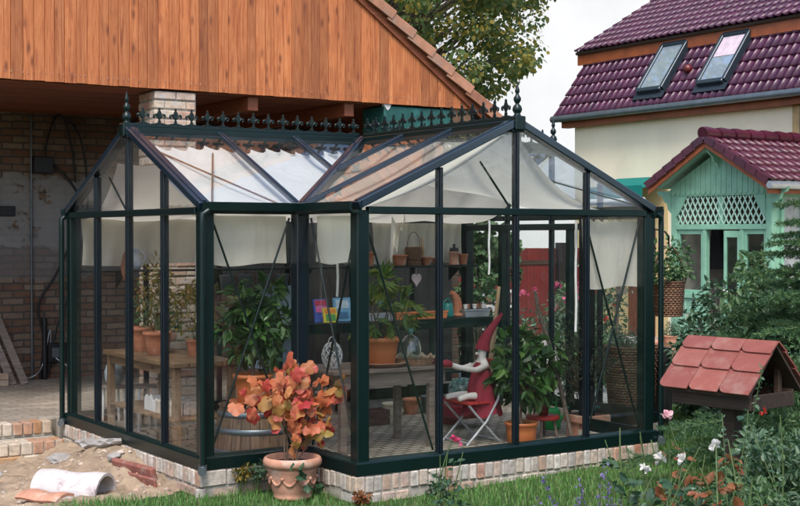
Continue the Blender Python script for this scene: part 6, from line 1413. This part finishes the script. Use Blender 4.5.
# linden behind the barn
T = thing('linden_tree', 'large linden with green and yellowing autumn leaves behind the barn roof', 'tree', (10.6, 16.6, -.3))
cs = []
g2 = np.random.default_rng(3)
while len(cs) < 270:
    q = g2.uniform(-1, 1, 3); l = np.linalg.norm(q)
    if .35 < l < 1.0 and g2.uniform() < l: cs.append((q[0] * 4.6, q[1] * 4.4, 8.4 + q[2] * 4.6))
cs = [c for c in cs if c[2] > 4.4 - .0 * c[0]]
mb = MB(); top = Vector((.1, 0, 7.5)); mb.tube([(0, 0, 0), (.05, 0, 2), (.0, .05, 4), (.1, 0, 6), top, (.2, 0, 10.5)], [.34, .27, .24, .2, .16, .05], 12); mb.build('trunk', BARK, T)
mb = MB()
for k, c in enumerate(cs):
    s0 = Vector((.05, 0, 3.6 + (c[2] - 3.6) * .45)); P_ = curve(s0, c, .08, 8, .0); mb.tube(P_, [.035 * (1 - j / 9) + .006 for j in range(9)], 5)
mb.build('limbs', BARK, T)
P, D = clump_pts(cs, g2.uniform(.4, .75, len(cs)), 270, .75); leaves('crown', P, D - np.array([0, 0, .4]), .105, T_oval(.8, .06, -.1), L_LINDEN, T, .5, .3, .8)

T = thing('added_reflection_hedge', 'tall dark hedge added out of view to darken the reflections in the greenhouse panes', 'hedge', (-3, -24, -.25))  # unseen hedge added behind the camera so the glass reflects something dark
cs = [(x, rng.uniform(-.5, .5), z) for x in np.arange(-26, 27, 1.1) for z in (.6, 1.7, 2.8, 3.9 + rng.uniform(-.5, .6))]; MB().box(-26, 26, -.5, .3, 0, 3.8).build('reflection_hedge_core', L_ROSE, T); P, D = clump_pts(cs, [1.0] * len(cs), 60); leaves('foliage', P, D, .28, T_oval(.6), L_ROSE, T)
# grass blades
GA = thing  # (single mesh)
n = 115000; X = rng.uniform(-2.3, 5.4, n); Y = rng.uniform(-3.4, 3.4, n)
ing = ((X > -A - .05) & (X < W + A + .05) & (Y > A - .045)) | ((X > -.045) & (X < W + .045) & (Y > -.045))
sand = ((X < -.84) & (Y > 1.0 + .1 * np.sin(X * 7)))
far = (X * .834 - Y * .551 + 4.6)
keep = ~ing & ~sand & ~((X > 4.4) & (Y > 2.9)); X, Y = X[keep], Y[keep]
cx_, cy_ = X + 4.9992, Y + 8.1272; dp = cx_ * .551 + cy_ * .834; lt = cx_ * .834 - cy_ * .551
keep = (np.abs(lt / dp) < .33) & (dp > 7.2); X, Y = X[keep], Y[keep]; n = len(X)
Z = np.array([gz(x, y) for x, y in zip(X, Y)]); patch = .6 + .5 * (np.sin(X * 3.1 + 1) * np.sin(Y * 2.7) * .5 + .5) 
edge = np.where((X < -.5) & (Y > .4), 1.5, 1.0)
hgt = rng.uniform(.035, .075, n) * patch * edge; a = rng.uniform(0, 2 * PI, n); lean = rng.uniform(.1, .7, n) * hgt; wd = rng.uniform(.0022, .0042, n)
dx, dy = np.cos(a), np.sin(a); px_, py_ = -dy * wd, dx * wd
V = np.empty((n, 5, 3)); B0 = np.stack([X, Y, Z - .004], 1); pv = np.stack([px_, py_, np.zeros(n)], 1)
mid = B0 + np.stack([dx * lean * .3, dy * lean * .3, hgt * .6], 1); tip = B0 + np.stack([dx * lean, dy * lean, hgt], 1)
V[:, 0] = B0 - pv; V[:, 1] = B0 + pv; V[:, 2] = mid + pv * .8; V[:, 3] = mid - pv * .8; V[:, 4] = tip
idx = np.arange(n)[:, None] * 5
o = npmesh('grass', V.reshape(-1, 3), [idx + np.array([[0, 1, 2, 3]]), idx + np.array([[3, 2, 4]])], L_GRASS); tag(o, 'short green lawn grass around the greenhouse base', 'grass', None, 'stuff')

# ------------------------------------------------------------------ camera, light, world
cam = bpy.data.cameras.new('camera'); co = bpy.data.objects.new('camera', cam); COL.objects.link(co); sc.camera = co
cam.sensor_width = 36; cam.lens = 1317.16 / 800 * 36; cam.clip_end = 500; cam.clip_start = .05
co.location = (-4.9992, -8.1272, 1.7399)
fwd = Vector((math.sin(.5836) * math.cos(-.0128), math.cos(.5836) * math.cos(-.0128), math.sin(-.0128)))
co.rotation_euler = fwd.to_track_quat('-Z', 'Y').to_euler()
SUN_EL, SUN_AZ = 54, -143        # azimuth of the sun seen from the scene: behind and left of the camera
sd_ = Vector((math.cos(R(SUN_EL)) * math.sin(R(SUN_AZ)), math.cos(R(SUN_EL)) * math.cos(R(SUN_AZ)), math.sin(R(SUN_EL))))
sl_ = bpy.data.lights.new('sun', 'SUN'); sl_.energy = 1.3; sl_.angle = R(20); sl_.color = (1, .97, .93); so2 = bpy.data.objects.new('sun', sl_); COL.objects.link(so2)
so2.rotation_euler = (-sd_).to_track_quat('-Z', 'Y').to_euler(); so2.location = sd_ * 40
wd_ = bpy.data.worlds.new('World'); sc.world = wd_; wd_.use_nodes = True; nt = wd_.node_tree
sky = nt.nodes.new('ShaderNodeTexSky'); sky.sky_type = 'NISHITA'; sky.sun_disc = False; sky.sun_elevation = R(SUN_EL); sky.sun_rotation = R(SUN_AZ); sky.air_density = .9; sky.dust_density = 2.2; sky.ozone_density = .6
nt.links.new(sky.outputs[0], nt.nodes['Background'].inputs[0]); nt.nodes['Background'].inputs[1].default_value = .13
vs = sc.view_settings; vs.view_transform = 'Standard'; vs.look = 'None'; vs.gamma = 1; vs.exposure = 1.15; vs.use_curve_mapping = False
sc.cycles.max_bounces = 8; sc.cycles.transparent_max_bounces = 24; sc.cycles.caustics_reflective = False; sc.cycles.caustics_refractive = False
try: sc.cycles.use_denoising = True; sc.cycles.denoiser = 'OPENIMAGEDENOISE'
except Exception: pass
